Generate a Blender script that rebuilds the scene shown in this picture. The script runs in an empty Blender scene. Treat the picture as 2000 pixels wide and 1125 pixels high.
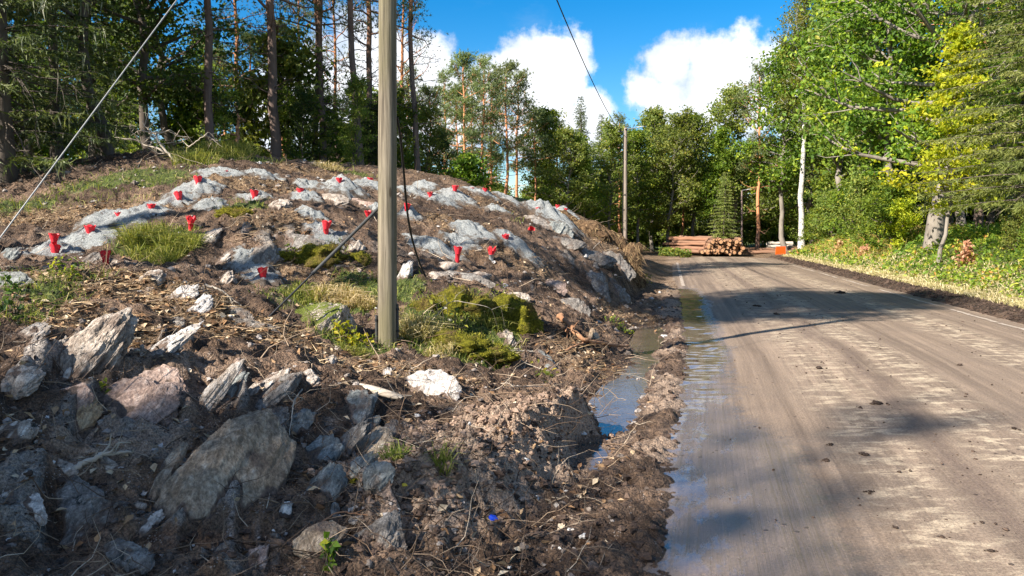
import bpy, math, random
import numpy as np
from mathutils import Vector, Matrix, Euler
R = math.radians
SC = bpy.context.scene
COL = SC.collection
# ------------------------------------------------------------------ camera, sky, sun, exposure
EYE = 1.7
PITCH = math.atan(112.5 / 1510.0)
cam_d = bpy.data.cameras.new('camera')
cam = bpy.data.objects.new('camera', cam_d); COL.objects.link(cam)
cam.location = (0, 0, EYE); cam.rotation_euler = (math.pi / 2 - PITCH, 0, 0)
cam_d.sensor_width = 36; cam_d.lens = 36 * 1510 / 2000; cam_d.clip_end = 3000; cam_d.clip_start = 0.05
SC.camera = cam
SUN_EL = R(37); SUN_DIR = Vector((-0.80 * math.cos(SUN_EL), -0.60 * math.cos(SUN_EL), math.sin(SUN_EL))).normalized()
sd = bpy.data.lights.new('sun', 'SUN'); sun = bpy.data.objects.new('sun', sd); COL.objects.link(sun)
sd.energy = 5.0; sd.angle = R(0.5); sd.color = (1.0, 0.93, 0.83)
sun.rotation_euler = SUN_DIR.to_track_quat('Z', 'Y').to_euler(); sun.location = (-20, -14, 30)
SC.view_settings.view_transform = 'Standard'; SC.view_settings.look = 'None'
SC.view_settings.exposure = 1.46; SC.view_settings.gamma = 1.0
SC.render.engine = 'CYCLES'
cy = SC.cycles
cy.max_bounces = 5; cy.diffuse_bounces = 3; cy.glossy_bounces = 2; cy.transmission_bounces = 3; cy.transparent_max_bounces = 4
cy.caustics_reflective = False; cy.caustics_refractive = False
cy.use_denoising = True; cy.sample_clamp_indirect = 4.0
cy.use_adaptive_sampling = True; cy.adaptive_threshold = 0.012

def pix_dir(px, py):
    """unit direction from the camera through a photograph pixel"""
    dx = (px - 1000.0) / 1510.0; dz = -(py - 562.5) / 1510.0
    c, s = math.cos(PITCH), math.sin(PITCH)
    v = Vector((dx, c + dz * s, -s + dz * c)); return v.normalized()
def at(px, py, Y):
    d = pix_dir(px, py); t = Y / d.y
    return Vector((d.x * t, Y, EYE + d.z * t))

wd = bpy.data.worlds.new('World'); SC.world = wd; wd.use_nodes = True
def build_world():
    nt = wd.node_tree; nt.nodes.clear(); L = nt.links.new
    def nd(t, **p):
        n = nt.nodes.new(t)
        for k, v in p.items(): setattr(n, k, v)
        return n
    def math_(op, a, b=None, c=None, clamp=False):
        n = nd('ShaderNodeMath', operation=op, use_clamp=clamp)
        for i, v in enumerate((a, b, c)):
            if v is None: continue
            if isinstance(v, (int, float)): n.inputs[i].default_value = v
            else: L(v, n.inputs[i])
        return n.outputs[0]
    out = nd('ShaderNodeOutputWorld')
    sky = nd('ShaderNodeTexSky', sky_type='NISHITA', sun_disc=False)
    sky.sun_elevation = SUN_EL; sky.sun_rotation = math.atan2(SUN_DIR.x, SUN_DIR.y) % (2 * math.pi)
    sky.air_density = 1.0; sky.dust_density = 0.3; sky.ozone_density = 3.0; sky.altitude = 100
    tc = nd('ShaderNodeTexCoord'); d = tc.outputs['Generated']
    hs = nd('ShaderNodeHueSaturation'); hs.inputs['Saturation'].default_value = 1.5; hs.inputs['Value'].default_value = 1.2
    L(sky.outputs[0], hs.inputs['Color'])
    bsky = nd('ShaderNodeBackground'); L(hs.outputs[0], bsky.inputs[0]); bsky.inputs[1].default_value = 0.055
    # cumulus: lobes on the sky sphere, their edges broken by noise
    nz = nd('ShaderNodeTexNoise'); nz.inputs['Scale'].default_value = 15; nz.inputs['Detail'].default_value = 8; nz.inputs['Roughness'].default_value = 0.60
    L(d, nz.inputs['Vector'])
    nb = nd('ShaderNodeTexNoise'); nb.inputs['Scale'].default_value = 2.6; nb.inputs['Detail'].default_value = 8; nb.inputs['Roughness'].default_value = 0.55
    L(d, nb.inputs['Vector'])
    lobes = [(1085, 118, 80), (1118, 98, 50), (1030, 130, 70), (985, 165, 70), (930, 195, 70), (880, 190, 60), (860, 240, 80), (940, 240, 80), (1060, 180, 85),
             (1030, 260, 70), (1110, 245, 60), (1150, 225, 55), (1180, 262, 50), (840, 120, 55), (800, 200, 90), (720, 160, 110), (620, 170, 120), (700, 60, 60), (560, 230, 90),
             (1270, 165, 60), (1310, 135, 75), (1370, 115, 60), (1400, 150, 95), (1300, 190, 75), (1440, 150, 75), (1480, 190, 95), (1380, 210, 80), (1510, 150, 70), (1560, 200, 90)]
    acc = None
    for (px, py, r) in lobes:
        c = pix_dir(px, py)
        vm = nd('ShaderNodeVectorMath', operation='DISTANCE'); L(d, vm.inputs[0]); vm.inputs[1].default_value = c
        q = math_('MULTIPLY_ADD', vm.outputs['Value'], -1510.0 / r / 1.0, 1.0)
        q = math_('MULTIPLY', q, min(1.0, r / 90.0))
        acc = q if acc is None else math_('MAXIMUM', acc, q)
    v1 = math_('ADD', acc, math_('MULTIPLY', math_('SUBTRACT', nz.outputs['Fac'], 0.53), 1.7))
    # scattered clouds over the rest of the sky
    ctr = nd('ShaderNodeVectorMath', operation='DISTANCE'); L(d, ctr.inputs[0]); ctr.inputs[1].default_value = pix_dir(1000, 150)
    away = nd('ShaderNodeMapRange', interpolation_type='SMOOTHSTEP'); L(ctr.outputs['Value'], away.inputs[0])
    away.inputs[1].default_value = 0.55; away.inputs[2].default_value = 1.0
    v2 = math_('SUBTRACT', math_('MULTIPLY', math_('SUBTRACT', nb.outputs['Fac'], 0.52), 3.0), math_('MULTIPLY_ADD', away.outputs[0], -2.0, 2.0))
    v2 = math_('ADD', v2, math_('MULTIPLY', math_('SUBTRACT', nz.outputs['Fac'], 0.5), 0.7))
    v = math_('MAXIMUM', v1, v2)
    al = nd('ShaderNodeMapRange', interpolation_type='SMOOTHSTEP'); L(v, al.inputs[0]); al.inputs[1].default_value = -0.06; al.inputs[2].default_value = 0.26
    # thin veil
    wv = nd('ShaderNodeTexNoise'); wv.inputs['Scale'].default_value = 5; wv.inputs['Detail'].default_value = 6; wv.inputs['Roughness'].default_value = 0.6
    mp = nd('ShaderNodeMapping'); mp.inputs['Scale'].default_value = (1, 1, 2.2); mp.inputs['Rotation'].default_value = (0, 0.7, 0.3); L(d, mp.inputs[0]); L(mp.outputs[0], wv.inputs[0])
    veil = nd('ShaderNodeMapRange', interpolation_type='SMOOTHSTEP'); L(wv.outputs['Fac'], veil.inputs[0]); veil.inputs[1].default_value = 0.5; veil.inputs[2].default_value = 0.85; veil.inputs[4].default_value = 0.35
    alpha = math_('MAXIMUM', al.outputs[0], veil.outputs[0])
    n5 = nd('ShaderNodeTexNoise'); n5.inputs['Scale'].default_value = 9; n5.inputs['Detail'].default_value = 6; n5.inputs['Roughness'].default_value = 0.55; L(d, n5.inputs['Vector'])
    cr = nd('ShaderNodeValToRGB'); L(math_('MULTIPLY_ADD', n5.outputs['Fac'], 0.9, math_('MULTIPLY_ADD', v, 0.45, -0.30)), cr.inputs[0])
    cr.color_ramp.elements[0].position = 0.10; cr.color_ramp.elements[0].color = (0.42, 0.53, 0.70, 1)
    cr.color_ramp.elements[1].position = 0.36; cr.color_ramp.elements[1].color = (0.92, 0.95, 1.0, 1)
    bcl = nd('ShaderNodeBackground'); L(cr.outputs[0], bcl.inputs[0]); bcl.inputs[1].default_value = 0.50
    mx = nd('ShaderNodeMixShader'); L(alpha, mx.inputs[0]); L(bsky.outputs[0], mx.inputs[1]); L(bcl.outputs[0], mx.inputs[2]); L(mx.outputs[0], out.inputs[0])
build_world()

# ------------------------------------------------------------------ numbers: noise, meshes
_rs = np.random.RandomState(7)
_perm = np.concatenate([_rs.permutation(256)] * 3)
_g = _rs.normal(size=(256, 3)); _g /= np.linalg.norm(_g, axis=1)[:, None]
def pn3(x, y, z):
    x = np.asarray(x, float); y = np.asarray(y, float); z = np.broadcast_to(np.asarray(z, float), x.shape)
    xi = np.floor(x).astype(int); yi = np.floor(y).astype(int); zi = np.floor(z).astype(int)
    xf = x - xi; yf = y - yi; zf = z - zi; xi &= 255; yi &= 255; zi &= 255
    u = xf * xf * xf * (xf * (xf * 6 - 15) + 10); v = yf * yf * yf * (yf * (yf * 6 - 15) + 10); w = zf * zf * zf * (zf * (zf * 6 - 15) + 10)
    def gr(a, b, c):
        g = _g[_perm[_perm[_perm[xi + a] + yi + b] + zi + c]]
        return g[..., 0] * (xf - a) + g[..., 1] * (yf - b) + g[..., 2] * (zf - c)
    l = lambda a, b, t: a + t * (b - a)
    return 1.5 * l(l(l(gr(0,0,0), gr(1,0,0), u), l(gr(0,1,0), gr(1,1,0), u), v), l(l(gr(0,0,1), gr(1,0,1), u), l(gr(0,1,1), gr(1,1,1), u), v), w)
def fbm(x, y, z=0.0, octv=4, lac=2.03, gain=0.5, ridged=False):
    a = 1.0; f = 1.0; s = 0.0
    for i in range(octv):
        n = pn3(np.asarray(x) * f + 17.3 * i, np.asarray(y) * f + 9.1 * i, np.asarray(z) * f + 3.7 * i)
        if ridged: n = 1 - 2 * np.abs(n)
        s = s + a * n; a *= gain; f *= lac
    return s
def sstep(a, b, x):
    t = np.clip((np.asarray(x, float) - a) / (b - a), 0, 1); return t * t * (3 - 2 * t)
def unit(v):
    return v / np.maximum(np.linalg.norm(v, axis=-1, keepdims=True), 1e-9)

class MB:
    """collects vertices and faces; build() links them as one mesh object"""
    def __init__(s): s.V = []; s.F = []; s.A = []; s.M = []; s.n = 0
    def add(s, V, F, rnd=None, mi=0):
        V = np.asarray(V, float).reshape(-1, 3); F = np.asarray(F, int)
        s.V.append(V); s.F.append(F + s.n); s.M.append(np.full(len(F), mi)); s.n += len(V)
        s.A.append(np.zeros(len(V)) if rnd is None else np.broadcast_to(np.asarray(rnd, float), (len(V),)))
        return s
    def mesh(s, name, mats, smooth=True, attrs=None):
        V = np.concatenate(s.V); me = bpy.data.meshes.new(name)
        me.vertices.add(len(V)); me.vertices.foreach_set('co', V.astype(np.float32).ravel())
        loops = np.concatenate([f.ravel() for f in s.F]); tot = np.concatenate([np.full(len(f), f.shape[1]) for f in s.F])
        me.loops.add(len(loops)); me.loops.foreach_set('vertex_index', loops.astype(np.int32))
        me.polygons.add(len(tot)); me.polygons.foreach_set('loop_start', (np.cumsum(tot) - tot).astype(np.int32))
        me.polygons.foreach_set('material_index', np.concatenate(s.M).astype(np.int32))
        me.update(calc_edges=True)
        me.polygons.foreach_set('use_smooth', np.full(len(tot), bool(smooth)))
        at_ = me.attributes.new('rnd', 'FLOAT', 'POINT'); at_.data.foreach_set('value', np.concatenate(s.A).astype(np.float32))
        for k, v in (attrs or {}).items():
            a = me.attributes.new(k, 'FLOAT', 'POINT'); a.data.foreach_set('value', np.asarray(v, np.float32).ravel())
        for m in (mats if isinstance(mats, (list, tuple)) else [mats]): me.materials.append(m)
        me.update(); return me
    def build(s, name, mats, parent=None, smooth=True, attrs=None):
        return link(name, s.mesh(name, mats, smooth, attrs), parent)
def link(name, me, parent=None):
    o = bpy.data.objects.new(name, me); COL.objects.link(o)
    if parent is not None: o.parent = parent
    return o
def tag(o, label=None, cat=None, group=None, kind=None):
    for k, v in (('label', label), ('category', cat), ('group', group), ('kind', kind)):
        if v: o[k] = v
    return o
def thing(name, label, cat, loc=(0, 0, 0), rotz=0.0, group=None):
    o = bpy.data.objects.new(name, None); COL.objects.link(o); o.empty_display_size = 0.1
    o.location = loc; o.rotation_euler = (0, 0, rotz); return tag(o, label, cat, group)
ORD = ['first', 'second', 'third', 'fourth', 'fifth', 'sixth', 'seventh', 'eighth', 'ninth', 'tenth', 'eleventh', 'twelfth', 'thirteenth', 'fourteenth', 'fifteenth',
       'sixteenth', 'seventeenth', 'eighteenth', 'nineteenth', 'twentieth', 'twenty-first', 'twenty-second', 'twenty-third', 'twenty-fourth', 'twenty-fifth', 'twenty-sixth', 'twenty-seventh', 'twenty-eighth', 'twenty-ninth', 'thirtieth']

def tube(P, r, sides=8, cap=True):
    P = np.asarray(P, float); n = len(P); r = np.broadcast_to(np.asarray(r, float), (n,))
    T = np.gradient(P, axis=0); T = unit(T)
    ref = np.array([0, 0, 1.0]) if abs(T[:, 2]).mean() < 0.8 else np.array([1.0, 0, 0])
    A = unit(np.cross(T, ref)); B = np.cross(T, A)
    th = np.arange(sides) * 2 * math.pi / sides
    V = P[:, None, :] + r[:, None, None] * (np.cos(th)[None, :, None] * A[:, None, :] + np.sin(th)[None, :, None] * B[:, None, :])
    i = np.arange(n - 1)[:, None] * sides; j = np.arange(sides)[None, :]; k = (j + 1) % sides
    F = np.stack([i + j, i + k, i + sides + k, i + sides + j], -1).reshape(-1, 4)
    V = V.reshape(-1, 3)
    return V, F
def prisms(P0, P1, r0, r1, sides=4):
    """many straight tapered pieces at once"""
    P0 = np.asarray(P0, float).reshape(-1, 3); P1 = np.asarray(P1, float).reshape(-1, 3); m = len(P0)
    T = unit(P1 - P0); ref = np.where(np.abs(T[:, 2:3]) < 0.9, np.array([[0, 0, 1.0]]), np.array([[1.0, 0, 0]]))
    A = unit(np.cross(T, ref)); B = np.cross(T, A); th = np.arange(sides) * 2 * math.pi / sides
    ring = np.cos(th)[None, :, None] * A[:, None] + np.sin(th)[None, :, None] * B[:, None]
    r0 = np.broadcast_to(r0, (m,)); r1 = np.broadcast_to(r1, (m,))
    V = np.concatenate([P0[:, None] + ring * r0[:, None, None], P1[:, None] + ring * r1[:, None, None]], 1)
    b = np.arange(m)[:, None] * 2 * sides; j = np.arange(sides)[None]; k = (j + 1) % sides
    F = np.stack([b + j, b + k, b + sides + k, b + sides + j], -1).reshape(-1, 4)
    return V.reshape(-1, 3), F
def leaves(rng, C, L, bias=1.0, width=0.62, fold=0.12, droop=None):
    n = len(C); L = np.broadcast_to(L, (n,))[:, None]
    N = unit(rng.normal(size=(n, 3)) * 0.75 + np.array([0, 0, bias])); a = unit(np.cross(N, rng.normal(size=(n, 3)))); b = np.cross(N, a)
    base = C - a * L * 0.5; tip = C + a * L * 0.5 - np.array([0, 0, 1]) * L * 0.08
    l = C + b * L * width / 2 + N * L * fold - a * L * 0.03; r = C - b * L * width / 2 + N * L * fold - a * L * 0.03
    V = np.stack([base, r, tip, l], 1).reshape(-1, 3); i = np.arange(n)[:, None] * 4
    F = np.concatenate([i + np.array([[0, 1, 2]]), i + np.array([[0, 2, 3]])])
    return V, F
def spikes(rng, P, D, L, w):
    """thin triangular blades from P along D"""
    n = len(P); L = np.broadcast_to(L, (n,))[:, None]; w = np.broadcast_to(w, (n,))[:, None]
    S = unit(np.cross(D, rng.normal(size=(n, 3)))) * w * 0.5
    V = np.stack([P - S, P + S, P + D * L], 1).reshape(-1, 3)
    return V, np.arange(3 * n).reshape(-1, 3)
def blades(rng, P, L, w, spread=0.5, lean=None, droop=0.4):
    """grass blades bent over at the tip"""
    n = len(P); L = np.broadcast_to(L, (n,))[:, None]; w = np.broadcast_to(w, (n,))[:, None]
    az = rng.uniform(0, 2 * math.pi, n); o = np.stack([np.cos(az), np.sin(az), 0 * az], 1)
    D = unit(o * rng.uniform(0.1, 1, (n, 1)) * spread + np.array([0, 0, 1.0]) + (0 if lean is None else lean))
    S = unit(np.cross(D, rng.normal(size=(n, 3)))) * w * 0.5
    M = P + D * L * 0.55; T = M + (unit(D + o * droop - np.array([0, 0, droop]))) * L * 0.45
    V = np.stack([P - S, P + S, M + S * 0.8, M - S * 0.8, T], 1).reshape(-1, 3); i = np.arange(n)[:, None] * 5
    F = np.concatenate([i + np.array([[0, 1, 2]]), i + np.array([[0, 2, 3]]), i + np.array([[3, 2, 4]])])
    return V, F
_cs = {}
def cubesphere(n):
    if n in _cs: return _cs[n]
    g = np.linspace(-1, 1, n + 1); g = np.tan(g * math.pi / 4); idx = {}; V = []; F = []
    def vid(p):
        k = tuple(np.round(p, 6))
        if k not in idx: idx[k] = len(V); V.append(p)
        return idx[k]
    for ax in range(3):
        for s in (-1, 1):
            ids = np.empty((n + 1, n + 1), int)
            for i in range(n + 1):
                for j in range(n + 1):
                    p = [0, 0, 0]; p[ax] = s; p[(ax + 1) % 3] = g[i]; p[(ax + 2) % 3] = g[j] * s
                    ids[i, j] = vid(p)
            for i in range(n):
                for j in range(n): F.append((ids[i, j], ids[i + 1, j], ids[i + 1, j + 1], ids[i, j + 1]))
    V = unit(np.array(V, float)); _cs[n] = (V, np.array(F)); return _cs[n]
def rock_verts(rng, dims, n=14, planes=11, rough=0.05, strata=0.05, seed=0.0):
    """a block cut by random planes, roughened; strata run along local z"""
    D, F = cubesphere(n)
    N = unit(rng.normal(size=(planes, 3))); h = rng.uniform(0.62, 1.0, planes)
    q = D @ N.T; rr = np.where(q > 0.05, h[None] / np.maximum(q, 0.05), 9).min(1)
    rr = np.minimum(rr, 1.25)
    P = D * rr[:, None]
    N2 = unit(rng.normal(size=(26, 3))); h2 = rng.uniform(0.80, 1.02, 26); q2 = D @ N2.T; r2 = np.where(q2 > 0.3, h2[None] / np.maximum(q2, 0.3), 9).min(1)
    P = P * np.minimum(1.0, (0.55 + 0.45 * r2 / rr) if True else 1)[:, None]
    f = fbm(P[:, 0] * 2 + seed, P[:, 1] * 2, P[:, 2] * 1.2, 5) * rough * 1.5
    a = fbm(P[:, 0] * 3.4 + seed, P[:, 1] * 3.4, P[:, 2] * 0.55, 3); st = np.floor(a * 5) / 5 * strata * 1.6 + fbm(P[:, 0] * 14 + seed, P[:, 1] * 14, P[:, 2] * 2.5, 2) * strata * 0.22
    P = P * (1 + f + st)[:, None]
    return P * np.array(dims) * 0.5, F

# ------------------------------------------------------------------ materials
class G:
    def __init__(s, name):
        s.m = bpy.data.materials.new(name); s.m.use_nodes = True; s.nt = s.m.node_tree; s.nt.nodes.clear()
        s.out = s.nt.nodes.new('ShaderNodeOutputMaterial')
    def nd(s, t, inp=None, o=0, **p):
        n = s.nt.nodes.new(t)
        for k, v in p.items(): setattr(n, k, v)
        for k, v in (inp or {}).items():
            if isinstance(v, bpy.types.NodeSocket): s.nt.links.new(v, n.inputs[k])
            else: n.inputs[k].default_value = v
        return n.outputs[o]
    def pos(s): return s.nd('ShaderNodeNewGeometry')
    def obj(s): return s.nd('ShaderNodeTexCoord', o='Object')
    def attr(s, k): return s.nd('ShaderNodeAttribute', attribute_name=k, o='Fac')
    def orand(s): return s.nd('ShaderNodeObjectInfo', o='Random')
    def map(s, v, sc=(1, 1, 1), rot=(0, 0, 0), loc=(0, 0, 0)): return s.nd('ShaderNodeMapping', {0: v, 'Scale': sc, 'Rotation': rot, 'Location': loc})
    def noise(s, v, sc, det=4, ro=0.55, dist=0.0): return s.nd('ShaderNodeTexNoise', {'Vector': v, 'Scale': sc, 'Detail': det, 'Roughness': ro, 'Distortion': dist})
    def vor(s, v, sc, feat='F1', rnd=1.0, o='Distance'): return s.nd('ShaderNodeTexVoronoi', {'Vector': v, 'Scale': sc, 'Randomness': rnd}, o=o, feature=feat)
    def ramp(s, f, stops, interp='LINEAR'):
        n = s.nt.nodes.new('ShaderNodeValToRGB'); s.nt.links.new(f, n.inputs[0]); e = n.color_ramp.elements; n.color_ramp.interpolation = interp
        while len(e) < len(stops): e.new(0.5)
        for i, (p, c) in enumerate(stops):
            e[i].position = p; e[i].color = (c, c, c, 1) if isinstance(c, (int, float)) else (*c, 1)
        return n.outputs[0]
    def mix(s, f, a, b, blend='MIX'):
        n = s.nt.nodes.new('ShaderNodeMix'); n.data_type = 'RGBA'; n.blend_type = blend
        for i, v in ((0, f), (6, a), (7, b)):
            if isinstance(v, bpy.types.NodeSocket): s.nt.links.new(v, n.inputs[i])
            elif i == 0: n.inputs[0].default_value = v
            else: n.inputs[i].default_value = (*v, 1)
        return n.outputs[2]
    def math(s, op, a, b=0.0, c=0.0, clamp=False): return s.nd('ShaderNodeMath', {0: a, 1: b, 2: c}, operation=op, use_clamp=clamp)
    def rng(s, v, a, b, c=0.0, d=1.0): return s.nd('ShaderNodeMapRange', {0: v, 1: a, 2: b, 3: c, 4: d}, interpolation_type='SMOOTHSTEP')
    def bump(s, h, st=0.5, dist=0.02, nrm=None):
        i = {'Height': h, 'Strength': st, 'Distance': dist}
        if nrm is not None: i['Normal'] = nrm
        return s.nd('ShaderNodeBump', i)
    def pbr(s, col, rough=0.8, nrm=None, spec=0.3, **extra):
        i = {'Base Color': col if isinstance(col, bpy.types.NodeSocket) else (*col, 1), 'Roughness': rough, 'Specular IOR Level': spec}
        if nrm is not None: i['Normal'] = nrm
        i.update(extra)
        sh = s.nd('ShaderNodeBsdfPrincipled', i); return sh
    def fin(s, sh): s.nt.links.new(sh, s.out.inputs[0]); return s.m

def leaf_mat(name, stops, trans=0.4, rough=0.55, vary=0.25, tcol=1.5):
    g = G(name); r = g.attr('rnd'); col = g.ramp(r, stops)
    hs = g.nd('ShaderNodeHueSaturation', {'Color': col, 'Value': g.math('MULTIPLY_ADD', g.orand(), vary * 2, 1 - vary), 'Hue': g.math('MULTIPLY_ADD', g.orand(), 0.03, 0.485)})
    p = g.pbr(hs, rough, spec=0.25)
    t = g.nd('ShaderNodeBsdfTranslucent', {'Color': g.mix(1.0, hs, (tcol, tcol * 1.02, tcol * 0.45), 'MULTIPLY')})
    return g.fin(g.nd('ShaderNodeMixShader', {0: trans, 1: p, 2: t}))
def bark_mat(name, lo, hi, sc=(14, 14, 2.5), top=None, ztop=(3, 6), spots=None):
    g = G(name); v = g.obj(); n = g.noise(g.map(v, sc), 1.0, 5, 0.6); n2 = g.noise(v, 1.3, 3)
    col = g.mix(n, lo, hi); col = g.mix(g.rng(n2, 0.45, 0.7, 0, 0.5), col, tuple(c * 0.6 for c in lo))
    if top is not None:
        z = g.nd('ShaderNodeSeparateXYZ', {0: v}, o='Z'); col = g.mix(g.rng(g.math('MULTIPLY_ADD', n2, 2.0, z), ztop[0] + 1, ztop[1] + 1), col, g.mix(n, top, tuple(c * 1.5 for c in top)))
    if spots is not None:
        sp = g.noise(g.map(v, (6, 6, 16)), 1.0, 3, 0.6); col = g.mix(g.rng(sp, 0.56, 0.62), col, spots)
    return g.fin(g.pbr(col, 0.9, g.bump(n, 0.7, 0.03), 0.2))
def soil_cols(g, v):
    n1 = g.noise(v, 0.9, 5, 0.6); n2 = g.noise(v, 7, 6, 0.65); n3 = g.noise(v, 45, 4, 0.7)
    c = g.ramp(n2, [(0.28, (0.022, 0.014, 0.009)), (0.5, (0.075, 0.046, 0.029)), (0.72, (0.18, 0.115, 0.073))])
    c2 = g.ramp(n2, [(0.28, (0.06, 0.036, 0.023)), (0.72, (0.29, 0.19, 0.125))])
    return n1, n2, n3, c, c2
# ------------------------------------------------------------------ the lie of the land
def XL(Y): return np.interp(Y, [-50, 0, 3.8, 10.3, 23.3, 51, 90], [-6, -0.3, 0.6, 2.2, 4.9, 10.5, 18.5])
def XR(Y): return 9.2 + 0.2 * (np.asarray(Y, float) - 15.3)
_cp = [(-450,1125,3.0),(-500,800,4.2),(-500,600,6.4),(-500,480,10.5),(-600,400,13.5),
 (0,1125,3.3),(200,1125,3.42),(450,1125,3.55),(700,1125,3.66),(950,1125,3.76),(0,950,3.8),(250,950,4.05),(450,930,4.3),(700,950,4.5),(900,960,4.95),
 (0,800,4.4),(250,800,4.85),(500,800,5.15),(720,800,5.6),(950,800,6.6),(0,680,5.25),(200,650,6.0),(400,660,6.4),(600,680,7.2),(757,688,8.5),(900,690,8.7),(1000,700,8.9),(1100,720,9.0),(1150,700,9.7),
 (0,560,7.4),(207,518,9.8),(107,498,10.6),(340,560,8.2),(515,545,10.2),(640,560,10.2),(860,570,10.0),(950,600,9.8),(1040,630,10.0),(893,510,13.0),(1000,540,13.0),(1100,570,14.0),(1180,600,15.5),
 (989,472,14.5),(1100,490,17.0),(1175,500,18.5),(1235,560,19.0),(1255,590,18.0),(373,447,11.3),(232,425,12.0),(0,455,11.5),(300,412,12.8),(352,392,13.3),(387,362,14.0),(500,390,13.3),(440,342,15.0),
 (600,382,14.5),(663,362,17.0),(722,357,18.0),(800,412,15.5),(636,462,11.8),(450,472,10.8),(842,387,18.0),(888,376,18.5),(947,380,20.0),(910,450,15.0),(1051,412,23.0),(1100,410,23.5),(1060,450,19.0),
 (1150,435,22.5),(1205,462,23.0),(1240,500,23.5),(1262,530,24.0),(1280,555,24.5),(600,326,19.0),(750,337,20.0),(300,303,17.5),(150,342,16.5),(0,385,14.5),(450,312,18.0),(880,358,21.0),(1000,388,24.0)]
_cw = [(-12,30,2.6),(-6,30,2.7),(0,30,2.0),(4,31,0.9),(7,33,0.1),(-15,45,1.5),(0,45,0.8),(8,45,0.1),(-25,22,3.0),(-25,10,2.2),(-20,0,1.4),(-10,0,0.8),(-5,0,0.4),(0,0,0.0),(-30,40,2.0)]
_PT = np.array([tuple(at(*c)) for c in _cp] + _cw, float)
def _tps_fit(P, lam=0.02):
    n = len(P); d = np.linalg.norm(P[:, None, :2] - P[None, :, :2], axis=-1); K = d * d * np.log(d + 1e-9) + lam * np.eye(n) * 8
    A = np.zeros((n + 3, n + 3)); A[:n, :n] = K; A[:n, n] = 1; A[:n, n + 1:] = P[:, :2]; A[n, :n] = 1; A[n + 1:, :n] = P[:, :2].T
    return np.linalg.solve(A, np.concatenate([P[:, 2], [0, 0, 0]]))
_W = _tps_fit(_PT)
def tps(x, y):
    x = np.asarray(x, float); y = np.asarray(y, float); s = _W[-3] + _W[-2] * x + _W[-1] * y
    for i, p in enumerate(_PT):
        r2 = (x - p[0]) ** 2 + (y - p[1]) ** 2; s = s + _W[i] * 0.5 * r2 * np.log(r2 + 1e-12)
    return s
RA = np.array([0.60, 6.55]); RB = np.array([-0.62, 4.25])      # the windrow of mud beside the ditch
STRATA = [(170,700,70,90,1),(260,810,130,80,1),(420,790,110,90,1),(330,680,60,60,.8),(440,940,130,110,1),(660,880,110,100,1),(560,760,90,60,.8),(90,980,140,70,.7),(250,1040,120,70,.8),(740,1050,110,80,.9),(480,1110,110,60,1),(380,600,90,40,.7),(60,780,90,60,.6),
          (560,480,90,40,.8),(820,520,110,40,.8),(1000,560,110,40,.7),(1120,520,110,45,.5),(1150,500,60,30,.7),(660,390,90,30,.6),(480,530,80,30,.7),(130,500,90,30,.6),(690,500,60,30,.6)]
def _xy0(px, py):
    d = pix_dir(px, py); X = d.x / d.y * _YS0; Z = EYE + d.z / d.y * _YS0; g = Z - np.maximum(tps(X, _YS0), 0); k = np.nonzero(g < 0)[0]; i = k[0] if len(k) else 300
    return X[i], _YS0[i]
_YS0 = np.exp(np.linspace(math.log(2.6), math.log(40), 500)); _SM = []
for (px, py, rx, ry, a) in STRATA:
    cx, cyy = _xy0(px, py); k = cyy / 1510; _SM.append((cx, cyy, rx * k, ry * k * 2.0, a))
def strata_mask(x, y):
    m = np.zeros_like(x)
    for (cx, cyy, a, b, w) in _SM: m = np.maximum(m, w * (1 - sstep(0.35, 1.4, ((x - cx) / a) ** 2 + ((y - cyy) / b) ** 2)))
    return m
def strata_saw(x, y):
    """bedrock beds standing on edge: each rises slowly and breaks off steeply on its right"""
    xs = x + 0.16 * y; w = fbm(x * 0.9, y * 0.55, 2.7, 3) * 0.55
    u = xs * 2.3 + w * 1.8; f = u - np.floor(u); cell = np.floor(u); hgt = 0.35 + 0.65 * (0.5 + 0.5 * np.sin(cell * 12.9898 + 4.1)); br = fbm(xs * 0 + cell * 3.1, y * 1.9 + cell, 1.0, 3)
    jt = fbm(x * 1.4 + cell * 7.7, y * 2.6, 3.3, 2); hgt = hgt * (0.72 + 0.28 * (np.floor(jt * 3) / 1.5))
    s1 = np.where(f < 0.84, (f / 0.84) ** 0.8, (1 - f) / 0.16) * hgt * np.clip(0.75 + br * 0.9, 0, 1.3)
    u2 = xs * 8.5 + w * 3; f2 = u2 - np.floor(u2); s2 = np.where(f2 < 0.8, f2 / 0.8, (1 - f2) / 0.2)
    return s1 + 0.16 * s2 * np.clip(0.5 + fbm(x * 3, y * 1.2, 6.1, 2), 0, 1)
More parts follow.
